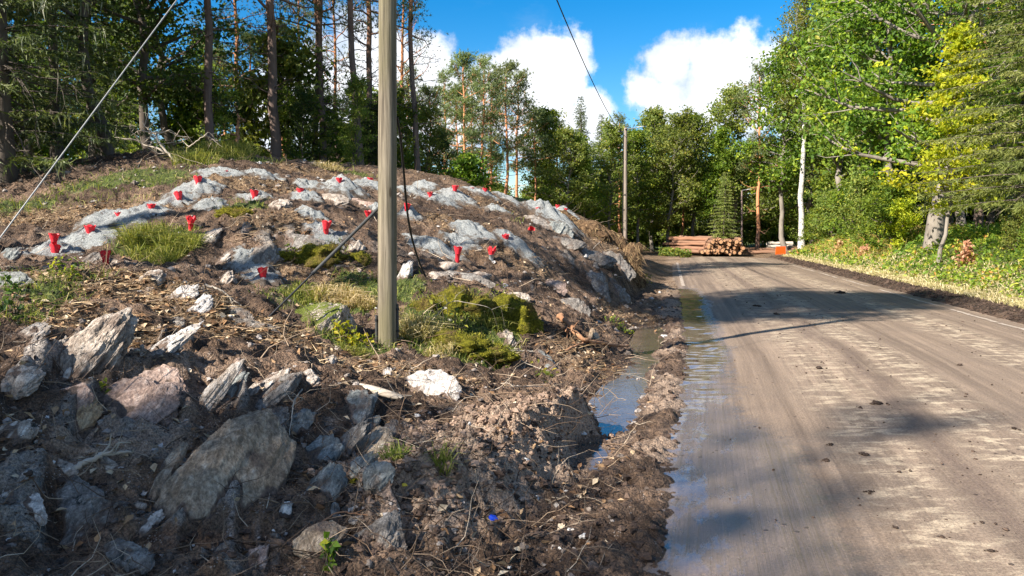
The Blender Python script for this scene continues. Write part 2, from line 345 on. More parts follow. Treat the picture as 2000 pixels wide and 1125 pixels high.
def H(x, y, fine=True):
    x = np.asarray(x, float); y = np.asarray(y, float); xl = XL(y); d = x - xl
    xc = np.clip(x, -26, 40); yc = np.clip(y, -2, 46)
    left = tps(np.clip(xc, -26, XL(yc) + 0.2), yc)
    far = 1.6 * sstep(4, -14, x - 0.2 * (y - 30)) * (1 - 0.6 * sstep(45, 70, y))
    left = left + (far - left) * sstep(30, 42, y)
    # right bank
    e = x - XR(y); bank = (1.35 * sstep(0.9, 4.2, e) + 0.05 * np.clip(e - 3.5, 0, 30)) * (1 - 0.65 * sstep(38, 54, y)) * sstep(-5, 4, y)
    rough = sstep(-0.2, -1.6, d)
    n1 = fbm(x * 0.8, y * 0.8, 1.5, 3) * 0.10
    nn = n1 * rough
    if fine:
        near = 1 - 0.5 * sstep(12, 30, y)
        nn = nn + (fbm(x * 2.6, y * 2.6, 4.2, 3, ridged=True) * 0.075 + fbm(x * 7, y * 7, 7.7, 3) * 0.042) * (0.25 + 0.75 * rough) * near
        nn = nn + fbm(x * 21, y * 21, 2.2, 3) * 0.013 * (0.55 + 0.45 * rough)
    cliff = sstep(12.5, 15, y) * sstep(27, 23.5, y)
    z = left * (sstep(0.1, -0.9, d) * (1 - cliff) + cliff * sstep(-0.95, -1.4, d + 0.12 * n1 / 0.1)) + nn
    if fine:
        sm = strata_mask(x, y); z = z + sm * (strata_saw(x, y) - 0.35) * (0.25 - 0.10 * sstep(7, 11, y))
    # ragged road edge and ditch
    ed = sstep(-1.3, -0.4, d) * sstep(42, 36, y)
    z = z + ed * (0.012 - 0.085 * sstep(-0.25, 0.5, d))
    dc = np.interp(y, [3.5, 5, 6.5, 9, 14, 20], [-1.35, -0.62, -0.5, -0.42, -0.34, -0.32])
    z = z - 0.10 * np.exp(-((d - dc) / 0.16) ** 2) * sstep(3.6, 4.6, y) * sstep(22, 17, y) * (0.60 + 1.25 * (fbm(x * 2.3, y * 1.5, 8.8, 3) if fine else 0))
    if fine:
        mudz = sstep(-2.1, -1.2, d) * sstep(0.3, 0.0, d) * sstep(30, 18, y)
        z = z + mudz * (fbm(x * 4.5, y * 4.5, 5.1, 3) * 0.055 + fbm(x * 9, y * 6, 2.9, 2) * 0.03 + fbm(x * 13, y * 13, 6.6, 3, ridged=True) * 0.016 + 0.012)
    # windrow
    ab = RB - RA; L = np.linalg.norm(ab); t = ((x - RA[0]) * ab[0] + (y - RA[1]) * ab[1]) / L; nx, ny = -ab[1] / L, ab[0] / L
    s = (x - RA[0]) * nx + (y - RA[1]) * ny          # >0 on the road side
    s = s + (0.10 * fbm(x * 2.2, y * 2.2, 5.5, 3) if fine else 0)
    wr = np.interp(t, [0.0, 0.7, 1.2], [0.10, 0.13, 0.42])
    prof = np.where(s > 0, np.exp(-(np.maximum(s, 0) / wr) ** 2), np.exp(-np.abs(s / 0.36) ** 1.5))
    cl = (0.055 * fbm(x * 8, y * 8, 3.3, 3, ridged=True) + 0.05 * fbm(x * 3, y * 3, 9.1, 2) + 0.022 * fbm(x * 30, y * 30, 1.1, 2) if fine else 0)
    z = z + (0.36 - 0.09 * np.clip(t, 0, 2.6) + cl * 1.2) * prof * sstep(-0.5, 0.25, t) * sstep(L + 0.9, L - 0.7, t)
    # the overhanging, undercut end of the mound
    on_road = (d > 0.0) & (e < 0.5)
    z = np.where(d > 0.0, np.where(e > 0.3, 0.0, np.where(d < 0.6, z, -0.1)), z)
    sh = sstep(0.3, 0.6, e) * sstep(1.9, 1.0, e) * 0.05
    bz = bank + sh + ((fbm(x * 5, y * 5, 2.0, 3, ridged=True) * 0.03 + fbm(x * 16, y * 16, 1.0, 2) * 0.012) if fine else 0) * sstep(0.25, 0.8, e) - 0.05 * sstep(0.75, 0.3, e) + n1 * sstep(2, 5, e)
    z = np.where(e > 0.25, bz, z)
    return z
_YS = np.exp(np.linspace(math.log(2.6), math.log(75), 700))
def hit(px, py, fn=H, miss=24.0):
    """where the line of sight through a photograph pixel meets the ground"""
    d = pix_dir(px, py); X = d.x / d.y * _YS; Z = EYE + d.z / d.y * _YS; g = Z - fn(X, _YS)
    k = np.nonzero(g < 0)[0]
    if len(k) == 0 or _YS[k[0]] > 45:
        m = (_YS > 9) & (_YS < miss); i = np.nonzero(m)[0][np.argmin(g[m])]; Y = _YS[i]
    else:
        i = k[0]; Y = _YS[i] if i == 0 else _YS[i - 1] + (_YS[i] - _YS[i - 1]) * g[i - 1] / (g[i - 1] - g[i])
    x = d.x / d.y * Y
    return Vector((x, Y, float(fn(np.array([x]), np.array([Y]))[0])))
def hz(x, y): return float(H(np.array([x]), np.array([y]))[0])
def slope(x, y, e=0.25):
    a = H(np.array([x + e, x - e, x, x]), np.array([y, y, y + e, y - e]), False); return (a[0] - a[1]) / (2 * e), (a[2] - a[3]) / (2 * e)

def ground_mat(name, verge=False):
    g = G(name); v = g.pos(); n1, n2, n3, c, c2 = soil_cols(g, v)
    dry = g.attr('dry'); veg = g.attr('veg'); pale = g.attr('pale'); litter = g.attr('litter')
    col = g.mix(g.rng(g.math('ADD', n1, g.math('MULTIPLY', dry, 0.35)), 0.5, 0.68), c, c2)
    fine = g.noise(v, 150, 3, 0.7)
    col = g.mix(g.rng(g.math('MULTIPLY', dry, g.math('ADD', n2, 0.35)), 0.4, 0.75), col, g.mix(n3, (0.25, 0.17, 0.12), (0.52, 0.385, 0.28)))
    col = g.mix(g.rng(fine, 0.64, 0.8, 0, 0.6), col, (0.30, 0.21, 0.14))
    # bedrock showing through where the soil is scraped off
    pk = g.rng(g.math('ADD', g.math('MULTIPLY', pale, 0.75), g.noise(v, 3.2, 5, 0.62)), 0.72, 0.98)
    rk = g.ramp(g.noise(g.map(v, (7, 1.6, 5), (0, 0, 0.16)), 2.2, 7, 0.7), [(0.3, (0.085, 0.078, 0.072)), (0.48, (0.25, 0.22, 0.195)), (0.62, (0.40, 0.345, 0.30)), (0.76, (0.56, 0.52, 0.48))]); rk = g.mix(g.rng(g.noise(v, 1.1, 2), 0.45, 0.62, 0, 0.65), rk, g.mix(1.0, rk, (0.86, 0.86, 0.80), 'MULTIPLY')); rk = g.mix(g.rng(g.noise(v, 1.7, 2), 0.55, 0.68, 0, 0.6), rk, g.mix(1.0, rk, (1.15, 0.82, 0.66), 'MULTIPLY'))
    col = g.mix(g.math('MULTIPLY', pk, pale), col, rk)
    # leaf and straw litter
    lt = g.ramp(g.noise(v, 26, 4, 0.75), [(0.3, (0.07, 0.04, 0.02)), (0.5, (0.20, 0.125, 0.065)), (0.68, (0.42, 0.31, 0.19))])
    col = g.mix(g.math('MULTIPLY', litter, g.rng(n2, 0.3, 0.6)), col, lt)
    gr = g.ramp(g.noise(v, 18, 5, 0.7), [(0.3, (0.025, 0.035, 0.008)), (0.5, (0.07, 0.095, 0.02)), (0.7, (0.20, 0.20, 0.06))])
    vm = g.rng(g.math('ADD', veg, g.math('MULTIPLY_ADD', n2, 0.9, -0.45)), 0.4, 0.62)
    col = g.mix(vm, col, gr)
    vo = g.vor(v, 55); st = g.math('MULTIPLY', g.rng(vo, 0.30, 0.16), g.rng(g.noise(v, 6, 2), 0.52, 0.62)); col = g.mix(g.math('MULTIPLY', st, g.math('SUBTRACT', 0.75, veg)), col, (0.42, 0.37, 0.33))
    sp = g.rng(g.noise(v, 75, 5, 0.75), 0.28, 0.74, 0.30, 1.75); col = g.mix(1.0, col, g.nd('ShaderNodeCombineXYZ', {0: sp, 1: sp, 2: sp}), 'MULTIPLY')
    wet = g.attr('wet')
    col = g.mix(g.math('MULTIPLY', wet, 0.75), col, g.mix(1.0, col, (0.30, 0.28, 0.28), 'MULTIPLY'))
    rough = g.math('SUBTRACT', 0.95, g.math('MULTIPLY', wet, g.rng(n3, 0.3, 0.6, 0.25, 0.62)))
    h = g.math('ADD', g.math('MULTIPLY', n2, 0.7), g.math('ADD', g.math('MULTIPLY', n3, 0.55), g.math('MULTIPLY', fine, 0.22)))
    h = g.math('ADD', h, g.math('ADD', g.math('MULTIPLY', g.vor(v, 22), -0.5), g.math('MULTIPLY', g.vor(v, 58), -0.32)))
    return g.fin(g.pbr(col, rough, g.bump(h, 1.0, 0.06), 0.3))
M_GROUND = ground_mat('trodden_soil')

def blobmask(x, y, blobs):
    m = np.zeros_like(x)
    for (px, py, rx, ry, a) in blobs:
        p = hit(px, py); k = p.y / 1510
        q = ((x - p.x) / (rx * k)) ** 2 + ((y - p.y) / (ry * k * 2.2)) ** 2
        m = np.maximum(m, a * (1 - sstep(0.5, 1.3, q)))
    return m
VEG = [(300,480,75,40,1),(640,590,90,30,.9),(620,490,50,30,.6),(700,560,60,25,.8),(840,640,70,45,.9),(900,680,90,35,.9),(690,685,80,30,.9),(780,560,60,30,.7),(560,590,60,20,.5),(470,410,50,18,.8),(420,300,120,25,.8),(250,350,140,35,.62),(180,390,120,20,.4),
       (60,570,90,35,.7),(30,630,60,40,.7),(640,310,70,14,.6),(960,640,60,50,.9),(1000,420,40,12,.3),(120,540,90,25,.5),(680,335,60,10,.6),(20,400,90,40,.6)]
PALE = [(270,810,110,70,1),(180,690,60,80,.8),(330,600,60,40,.7),(310,740,70,50,.6),(450,740,80,40,.6),(690,830,60,60,1),(640,900,80,60,.6),(440,900,110,90,.8),(560,760,80,40,.5),(640,380,110,35,.8),(400,365,80,30,.7),(800,500,90,45,.9),(900,530,90,25,.7),
        (560,470,70,30,.7),(480,520,60,30,.7),(1060,430,70,40,.9),(1130,480,90,30,.3),(1000,600,70,50,.5),(620,550,60,20,.7),(100,470,120,30,.7),(750,1050,90,70,.7),(490,1100,60,50,.9),(150,1000,120,60,.4),(1010,520,100,40,.4)]
LIT = [(100,430,200,40,1),(250,560,200,50,.9),(450,620,150,50,.8),(480,350,120,25,.9),(540,430,90,40,.6),(870,430,90,35,.8),(980,490,120,45,.5),(150,620,160,50,.7),(650,345,140,20,.7),(600,530,120,30,.8),(760,720,160,40,.6),(1190,470,60,40,.9),(1230,620,60,60,.7),(1130,690,80,40,.6),(300,400,120,25,.6),(950,400,80,25,.7)]
def build_hillside():
    ny, nx = 760, 500
    Y = np.exp(np.linspace(math.log(2.1), math.log(50), ny))[:, None]; u = np.linspace(0, 1, nx)[None, :]
    x0 = -0.80 * Y - 3.0; x1 = XL(Y) + 0.5
    X = x0 + (x1 - x0) * (1 - (1 - u) ** 1.12); Yg = np.broadcast_to(Y, X.shape)
    x = X.ravel(); y = Yg.ravel(); z = H(x, y)
    veg = blobmask(x, y, VEG); sm = strata_mask(x, y); pale = np.maximum(0.45 * blobmask(x, y, PALE), sstep(0.14, 0.42, sm * strata_saw(x, y) + 0.16 * fbm(x * 4, y * 3, 2, 3))); veg = veg * (1 - 0.7 * pale); lit = blobmask(x, y, LIT)
    d = x - XL(y); veg = np.maximum(veg, sstep(20, 24, y) * 0.8 * sstep(-2.5, -6, d)); lit = np.maximum(lit, sstep(18, 22, y) * 0.7)
    dry = sstep(-0.55, -0.15, d) * 0.35 + 0.45 * (fbm(x * 0.5, y * 0.5, 3.0, 2) > 0)
    ab = RB - RA; L = np.linalg.norm(ab); t = ((x - RA[0]) * ab[0] + (y - RA[1]) * ab[1]) / L; s = (x - RA[0]) * (-ab[1] / L) + (y - RA[1]) * (ab[0] / L)
    dry = np.maximum(dry, 1.1 * sstep(-0.75, -0.3, s) * sstep(0.75, 0.3, s) * sstep(-0.6, 0.1, t) * sstep(L + 0.9, L - 0.2, t))
    dry = np.maximum(dry, 0.75 * blobmask(x, y, [(250,820,140,90,1),(330,700,130,60,.8),(150,850,120,40,.6)]))
    wet = sstep(0.06, -0.03, z) * sstep(-1.8, -0.6, d) * sstep(30, 16, y)
    i = np.arange(ny - 1)[:, None] * nx + np.arange(nx - 1)[None]; F = np.stack([i, i + 1, i + nx + 1, i + nx], -1).reshape(-1, 4)
    o = MB().add(np.stack([x, y, z], 1), F).build('hillside', M_GROUND, attrs=dict(veg=veg, pale=pale, litter=lit, dry=dry, wet=wet))
    return tag(o, kind='structure')
hillside = build_hillside()

def build_verge():
    ny, nx = 330, 170
    Y = np.exp(np.linspace(math.log(4), math.log(50), ny))[:, None]; u = np.linspace(0, 1, nx)[None, :] ** 1.6
    X = XR(Y) + 0.28 + (0.62 * Y + 5 - XR(Y) * 0.2) * u; Yg = np.broadcast_to(Y, X.shape); x = X.ravel(); y = Yg.ravel(); z = H(x, y); e = x - XR(y)
    veg = sstep(1.35, 1.9, e + 0.25 * fbm(x * 1.5, y * 1.5, 0, 2)); lit = sstep(1.0, 1.4, e) * sstep(3.2, 2.0, e)
    wet = sstep(0.3, 0.5, e) * sstep(1.35, 1.05, e) * 0.62
    i = np.arange(ny - 1)[:, None] * nx + np.arange(nx - 1)[None]; F = np.stack([i, i + 1, i + nx + 1, i + nx], -1).reshape(-1, 4)
    o = MB().add(np.stack([x, y, z], 1), F).build('verge', M_GROUND, attrs=dict(veg=veg * 0.85, pale=0 * x, litter=lit, dry=0.25 * (1 - wet), wet=wet))
    return tag(o, kind='structure')
verge = build_verge()

def build_ground():
    a = np.concatenate([np.linspace(-900, -80, 12)[:-1], np.linspace(-80, 80, 110), np.linspace(80, 900, 12)[1:]])
    b = np.concatenate([np.linspace(-200, -20, 8)[:-1], np.linspace(-20, 110, 90), np.linspace(110, 1500, 14)[1:]])
    X, Y = np.meshgrid(a, b); x = X.ravel(); y = Y.ravel(); z = H(x, y, False)
    inside = (x > -0.80 * y - 3.0 - 0.5) & (x < XR(y) + 0.62 * y + 4.0) & (y > 1.0)
    z = z - np.where(inside, 0.7 * (1 - sstep(46.5, 50, y)), 0.0) - 0.02
    veg = np.where((y > 44) & (y < 62) & (x > 3) & (x < 26), 0.05, 0.75)
    nx = len(a); ny = len(b); i = np.arange(ny - 1)[:, None] * nx + np.arange(nx - 1)[None]; F = np.stack([i, i + 1, i + nx + 1, i + nx], -1).reshape(-1, 4)
    o = MB().add(np.stack([x, y, z], 1), F).build('ground', M_GROUND, attrs=dict(veg=veg, pale=0 * x, litter=0 * x + 0.6, dry=0 * x + 0.4, wet=0 * x))
    return tag(o, kind='structure')
ground = build_ground()

# ------------------------------------------------------------------ road: asphalt under a film of mud
def road_mat():
    g = G('muddy_asphalt'); v = g.pos(); u = g.attr('u'); w = g.attr('v')
    uv = g.nd('ShaderNodeCombineXYZ', {0: u, 1: w})
    n1 = g.noise(uv, 0.7, 4, 0.6); n2 = g.noise(uv, 9, 5, 0.65); n3 = g.noise(uv, 120, 3, 0.7)
    trans = g.noise(g.map(uv, (2.6, 6.5, 1)), 1.0, 7, 0.68, 0.6)            # flecks lying across the lane
    along = g.rng(g.noise(g.map(uv, (6.5, 0.14, 1)), 1.0, 6, 0.66), 0.28, 0.72)         # wheel tracks
    base = g.mix(along, (0.115, 0.083, 0.060), (0.260, 0.192, 0.138))
    base = g.mix(g.rng(n1, 0.35, 0.7, 0, 0.6), base, (0.165, 0.124, 0.092))
    def band(c, wd): return g.rng(g.math('ABSOLUTE', g.math('SUBTRACT', g.math('ADD', u, g.math('MULTIPLY_ADD', n1, 0.8, -0.4)), c)), wd, wd * 0.25)
    bands = g.math('MAXIMUM', g.math('MAXIMUM', band(2.75, 0.45), band(4.55, 0.6)), g.math('MULTIPLY', band(1.75, 0.5), 0.7))
    pale = g.math('MULTIPLY', bands, g.rng(g.math('MULTIPLY_ADD', n2, 0.5, trans), 0.70, 0.92))
    col = g.mix(g.math('MULTIPLY', pale, 0.9), base, (0.46, 0.37, 0.26))
    # a dark seam of softer mud between the wheel tracks
    seam = g.math('MULTIPLY', band(2.2, 0.16), g.rng(n2, 0.35, 0.55)); col = g.mix(g.math('MULTIPLY', seam, 0.7), col, (0.12, 0.086, 0.066))
    clod = g.math('MULTIPLY', g.rng(g.vor(uv, 9), 0.17, 0.10), g.rng(g.noise(uv, 1.3, 3), 0.52, 0.6)); col = g.mix(clod, col, (0.065, 0.045, 0.034))
    sp = g.rng(g.noise(uv, 55, 6, 0.78), 0.25, 0.75, 0.5, 1.5); col = g.mix(1.0, col, g.nd('ShaderNodeCombineXYZ', {0: sp, 1: sp, 2: sp}), 'MULTIPLY')
    wet = g.attr('wet'); wm = g.rng(g.math('ADD', wet, g.math('MULTIPLY_ADD', n2, 0.7, g.math('MULTIPLY_ADD', n1, 0.6, -0.65))), 0.30, 0.62)
    pud = g.attr('puddle'); pm = g.rng(g.math('ADD', pud, g.math('MULTIPLY_ADD', g.noise(g.map(uv, (3.2, 1.1, 1)), 1.0, 7, 0.74), 2.0, -1.0)), 0.40, 0.62)
    col = g.mix(g.math('MULTIPLY', wm, 0.45), col, (0.10, 0.078, 0.065))
    rough = g.math('SUBTRACT', g.math('SUBTRACT', 0.74, g.math('MULTIPLY', wm, 0.42)), g.math('MULTIPLY', pm, 0.26))
    # washboard ripples in the wet strip
    wave = g.nd('ShaderNodeTexWave', {'Vector': g.map(uv, (0.18, 1, 1), (0, 0, 0.05)), 'Scale': 1.7, 'Distortion': 4.5, 'Detail': 2.0, 'Detail Scale': 1.2}, o='Fac', wave_type='BANDS', bands_direction='Y')
    h = g.math('ADD', g.math('MULTIPLY', n2, 0.35), g.math('ADD', g.math('MULTIPLY', n3, 0.16), g.math('MULTIPLY', trans, g.math('MULTIPLY_ADD', bands, 0.7, 0.12))))
    h = g.math('ADD', h, g.math('MULTIPLY', g.math('MULTIPLY', wave, g.math('MULTIPLY', pud, pm)), 0.5))
    h = g.math('ADD', h, g.math('MULTIPLY', along, 0.5)); h = g.math('ADD', h, g.math('MULTIPLY', clod, 0.9))
    return g.fin(g.pbr(col, rough, g.bump(h, g.math('MULTIPLY_ADD', pm, -0.42, 0.5), 0.02), g.math('ADD', g.math('MULTIPLY_ADD', wm, 0.35, 0.25), g.math('MULTIPLY', pm, 0.4))))
def road_z(x, y):
    d = x - XL(y); e = x - XR(y); k = d / np.maximum(XR(y) - XL(y), 0.1)
    return 0.0 + 0.05 * (1 - (2 * k - 1) ** 2) - 0.015 * np.exp(-((d - 0.45) / 0.3) ** 2) - 0.012 * sstep(47, 52, y) * 12
def build_road():
    ny, nx = 700, 110
    Y = np.exp(np.linspace(math.log(1.6), math.log(53), ny))[:, None]; u = np.linspace(0, 1, nx)[None]
    X = XL(Y) - 0.02 + (XR(Y) + 0.42 - XL(Y) + 0.02) * u; Yg = np.broadcast_to(Y, X.shape); x = X.ravel(); y = Yg.ravel()
    d = x - XL(y); ripple = sstep(1.25, 0.5, d) * sstep(0.02, 0.2, d) * sstep(6.0, 9.5, y) * sstep(25, 19, y)
    z = road_z(x, y) + fbm(x * 1.1, y * 1.1, 6, 3) * 0.010 + fbm(x * 5, y * 5, 6, 2) * 0.003 + ripple * (0.006 * np.sin(y * 19 + 6 * fbm(x * 2.2, y * 0.9, 3, 3)) * np.clip(0.3 + 1.6 * fbm(x * 4.5, y * 1.3, 9, 3), 0, 1.4) + 0.005 * fbm(x * 5, y * 9, 4, 3))
    wet = np.clip(sstep(1.3, 0.1, d) * sstep(26, 20, y) * 0.85 + 0.62 * sstep(2.3, 0.6, d) * sstep(7.5, 5.2, y), 0, 1)
    pud = np.clip(sstep(1.25, 0.30, d) * sstep(-0.1, 0.1, d) * (sstep(5.5, 11.0, y) * sstep(27, 20, y) * 1.0 + 0.46 * sstep(9, 6, y)), 0, 1)
    i = np.arange(ny - 1)[:, None] * nx + np.arange(nx - 1)[None]; F = np.stack([i, i + 1, i + nx + 1, i + nx], -1).reshape(-1, 4)
    o = MB().add(np.stack([x, y, z], 1), F).build('road', road_mat(), attrs=dict(u=d, v=y * 1.02, wet=wet, puddle=pud))
    tag(o, kind='structure')
    g = G('worn_line_paint'); n = g.noise(g.pos(), 14, 5, 0.7); paint = g.fin(g.pbr(g.mix(g.rng(n, 0.36, 0.56), (0.50, 0.45, 0.38), (0.26, 0.195, 0.15)), 0.7))
    for (ya, yb, off, side) in ((7, 14.2, 0.0, 1), (14.25, 16.6, 0.0, 1), (17.4, 22.2, 0.0, 1), (23.4, 27, 0, 1), (27.8, 31, 0, 1), (32, 38, 0, 1), (23.5, 30, 0.28, 0), (31, 41, 0.28, 0)):
        yy = np.linspace(ya, yb, 40); c = (XR(yy) if side else XL(yy) + off); wv = 0.02 * fbm(yy * 3, yy * 0, 0, 2); hw = 0.055
        P = np.concatenate([np.stack([c - hw + wv, yy, 0 * yy], 1), np.stack([c + hw + wv, yy, 0 * yy], 1)])
        P[:, 2] = road_z(P[:, 0], P[:, 1]) + fbm(P[:, 0] * 1.1, P[:, 1] * 1.1, 6, 3) * 0.010 + fbm(P[:, 0] * 5, P[:, 1] * 5, 6, 2) * 0.003 + 0.006
        i = np.arange(39)[:, None]; MB().add(P, np.concatenate([i, i + 40, i + 41, i + 1], 1)).build('edge_line', paint, o)
    return o
road = build_road()
def water():
    yy = np.linspace(3.7, 21.5, 220); dc = np.interp(yy, [3.5, 5, 6.5, 9, 14, 20], [-1.35, -0.62, -0.5, -0.42, -0.34, -0.32]); c = XL(yy) + dc
    P = np.concatenate([np.stack([c - 0.34, yy, 0 * yy - 0.048], 1), np.stack([c + 0.34, yy, 0 * yy - 0.048], 1)]); i = np.arange(219)[:, None]
    g = G('ditch_water'); v = g.pos(); col = g.mix(g.noise(v, 3, 3), (0.05, 0.036, 0.026), (0.13, 0.10, 0.08))
    m = g.fin(g.pbr(col, 0.08, g.bump(g.noise(g.map(v, (1, 0.6, 1)), 26, 3), 0.18, 0.01), 0.6))
    tag(MB().add(P, np.concatenate([i, i + 220, i + 221, i + 1], 1)).build('ditch_water', m), kind='structure')
water()
# ------------------------------------------------------------------ rocks
def rock_mat(name, stops, dirt=0.5, moss=0.0, lichen=0.0):
    g = G(name); v = g.obj(); w = g.pos(); n = g.noise(g.map(v, (9, 9, 2.4)), 2.2, 8, 0.72); n2 = g.noise(w, 5, 5, 0.62); n3 = g.noise(g.map(v, (30, 30, 6)), 2, 4, 0.7)
    col = g.ramp(n, stops); col = g.mix(g.rng(g.noise(w, 2.2, 3), 0.4, 0.65, 0, 0.4), col, g.mix(1.0, col, (0.85, 0.72, 0.6), 'MULTIPLY'))
    col = g.mix(g.rng(n3, 0.56, 0.72, 0, 0.5), col, (0.10, 0.09, 0.085))
    if lichen: col = g.mix(g.rng(g.noise(w, 16, 4, 0.7), 0.62 - 0.1 * lichen, 0.68), col, (0.045, 0.045, 0.04))
    dc = g.mix(g.noise(w, 30, 4), (0.07, 0.048, 0.036), (0.20, 0.14, 0.105))
    col = g.mix(g.rng(n2, 0.62 - 0.22 * dirt, 0.80 - 0.22 * dirt, 0, 0.92), col, dc)
    cl = g.attr('rnd'); col = g.mix(g.rng(g.math('MULTIPLY_ADD', n2, 0.9, g.math('SUBTRACT', cl, 0.45)), 0.62, 0.28), col, dc)
    if moss:
        nz = g.nd('ShaderNodeSeparateXYZ', {0: g.nd('ShaderNodeNewGeometry', o='Normal')}, o='Z')
        col = g.mix(g.rng(g.math('ADD', nz, g.math('MULTIPLY', n2, 0.8)), 1.35 - 0.3 * moss, 1.5 - 0.3 * moss), col, (0.10, 0.12, 0.015))
    sp = g.rng(g.noise(g.map(v, (34, 34, 9)), 1.6, 5, 0.75), 0.28, 0.72, 0.5, 1.45); col = g.mix(1.0, col, g.nd('ShaderNodeCombineXYZ', {0: sp, 1: sp, 2: sp}), 'MULTIPLY')
    h = g.math('ADD', g.math('MULTIPLY', n, 0.8), g.math('ADD', g.math('MULTIPLY', n3, 0.5), g.math('MULTIPLY', g.noise(w, 90, 3, 0.7), 0.2)))
    return g.fin(g.pbr(col, 0.85, g.bump(h, 1.0, 0.035), 0.3))
PALE_S = [(0.30, (0.13, 0.105, 0.085)), (0.46, (0.32, 0.265, 0.215)), (0.58, (0.47, 0.41, 0.35)), (0.72, (0.70, 0.66, 0.60))]
RM = {
 'pale': rock_mat('pale_gneiss', PALE_S, 0.5, 0, 0.4),
 'white': rock_mat('whitish_gneiss', [(0.3, (0.20, 0.175, 0.15)), (0.48, (0.48, 0.44, 0.40)), (0.66, (0.76, 0.73, 0.69))], 0.3, 0, 0.5),
 'pink': rock_mat('pinkish_gneiss', [(0.3, (0.17, 0.115, 0.09)), (0.5, (0.36, 0.255, 0.205)), (0.7, (0.58, 0.46, 0.39))], 0.5),
 'ochre': rock_mat('ochre_stained_gneiss', [(0.3, (0.17, 0.11, 0.065)), (0.5, (0.40, 0.28, 0.16)), (0.7, (0.62, 0.51, 0.35))], 0.3),
 'grey': rock_mat('grey_gneiss', [(0.3, (0.075, 0.066, 0.058)), (0.5, (0.185, 0.165, 0.145)), (0.7, (0.40, 0.37, 0.33))], 0.5, 0, 0.3),
 'slate': rock_mat('blue_grey_slate', [(0.3, (0.08, 0.086, 0.082)), (0.5, (0.19, 0.20, 0.188)), (0.7, (0.40, 0.41, 0.385))], 0.4),
 'tan': rock_mat('tan_slate', [(0.3, (0.13, 0.095, 0.065)), (0.48, (0.31, 0.24, 0.17)), (0.62, (0.44, 0.37, 0.285)), (0.74, (0.66, 0.61, 0.54))], 0.4),
 'mossy': rock_mat('mossy_gneiss', PALE_S, 0.25, 1.0, 0.6),
}
rr = np.random.RandomState(11)
def make_rock(name, px, py, w, h, tilt, mat, thick=0.55, sink=0.5, lean=48, n=14, planes=9, parent=None, label=None, cat='rock', group=None, strata=0.05):
    """px, py: middle of the rock in the photograph; w, h: its size there; tilt: lean to the right in degrees"""
    p = hit(px, py); k = p.y / 1510; th_ = min(w, h) * k * thick * 1.25
    V, F = rock_verts(rr, (w * k * 1.35, th_, h * k * 1.6), n, planes, 0.05, strata, rr.uniform(0, 50))
    M = Matrix.Rotation(R(rr.uniform(-14, 14)), 4, 'Z') @ Matrix.Rotation(R(-lean + rr.uniform(-9, 9)), 4, 'X') @ Matrix.Rotation(R(tilt), 4, 'Y')
    V = V @ np.array(M.to_3x3()).T
    gx, gy = slope(p.x, p.y); nrm = Vector((-gx, -gy, 1)).normalized(); loc = p - nrm * th_ * (sink - 0.42)
    W = V + np.array(loc); clear = np.clip((W[:, 2] - H(W[:, 0], W[:, 1])) / (0.02 + 0.12 * h * k), 0, 1)
    me = MB().add(V, F, clear).mesh(name, RM[mat], smooth=False); o = link(name, me, parent); o.location = loc
    if label: tag(o, label, cat, group)
    return o
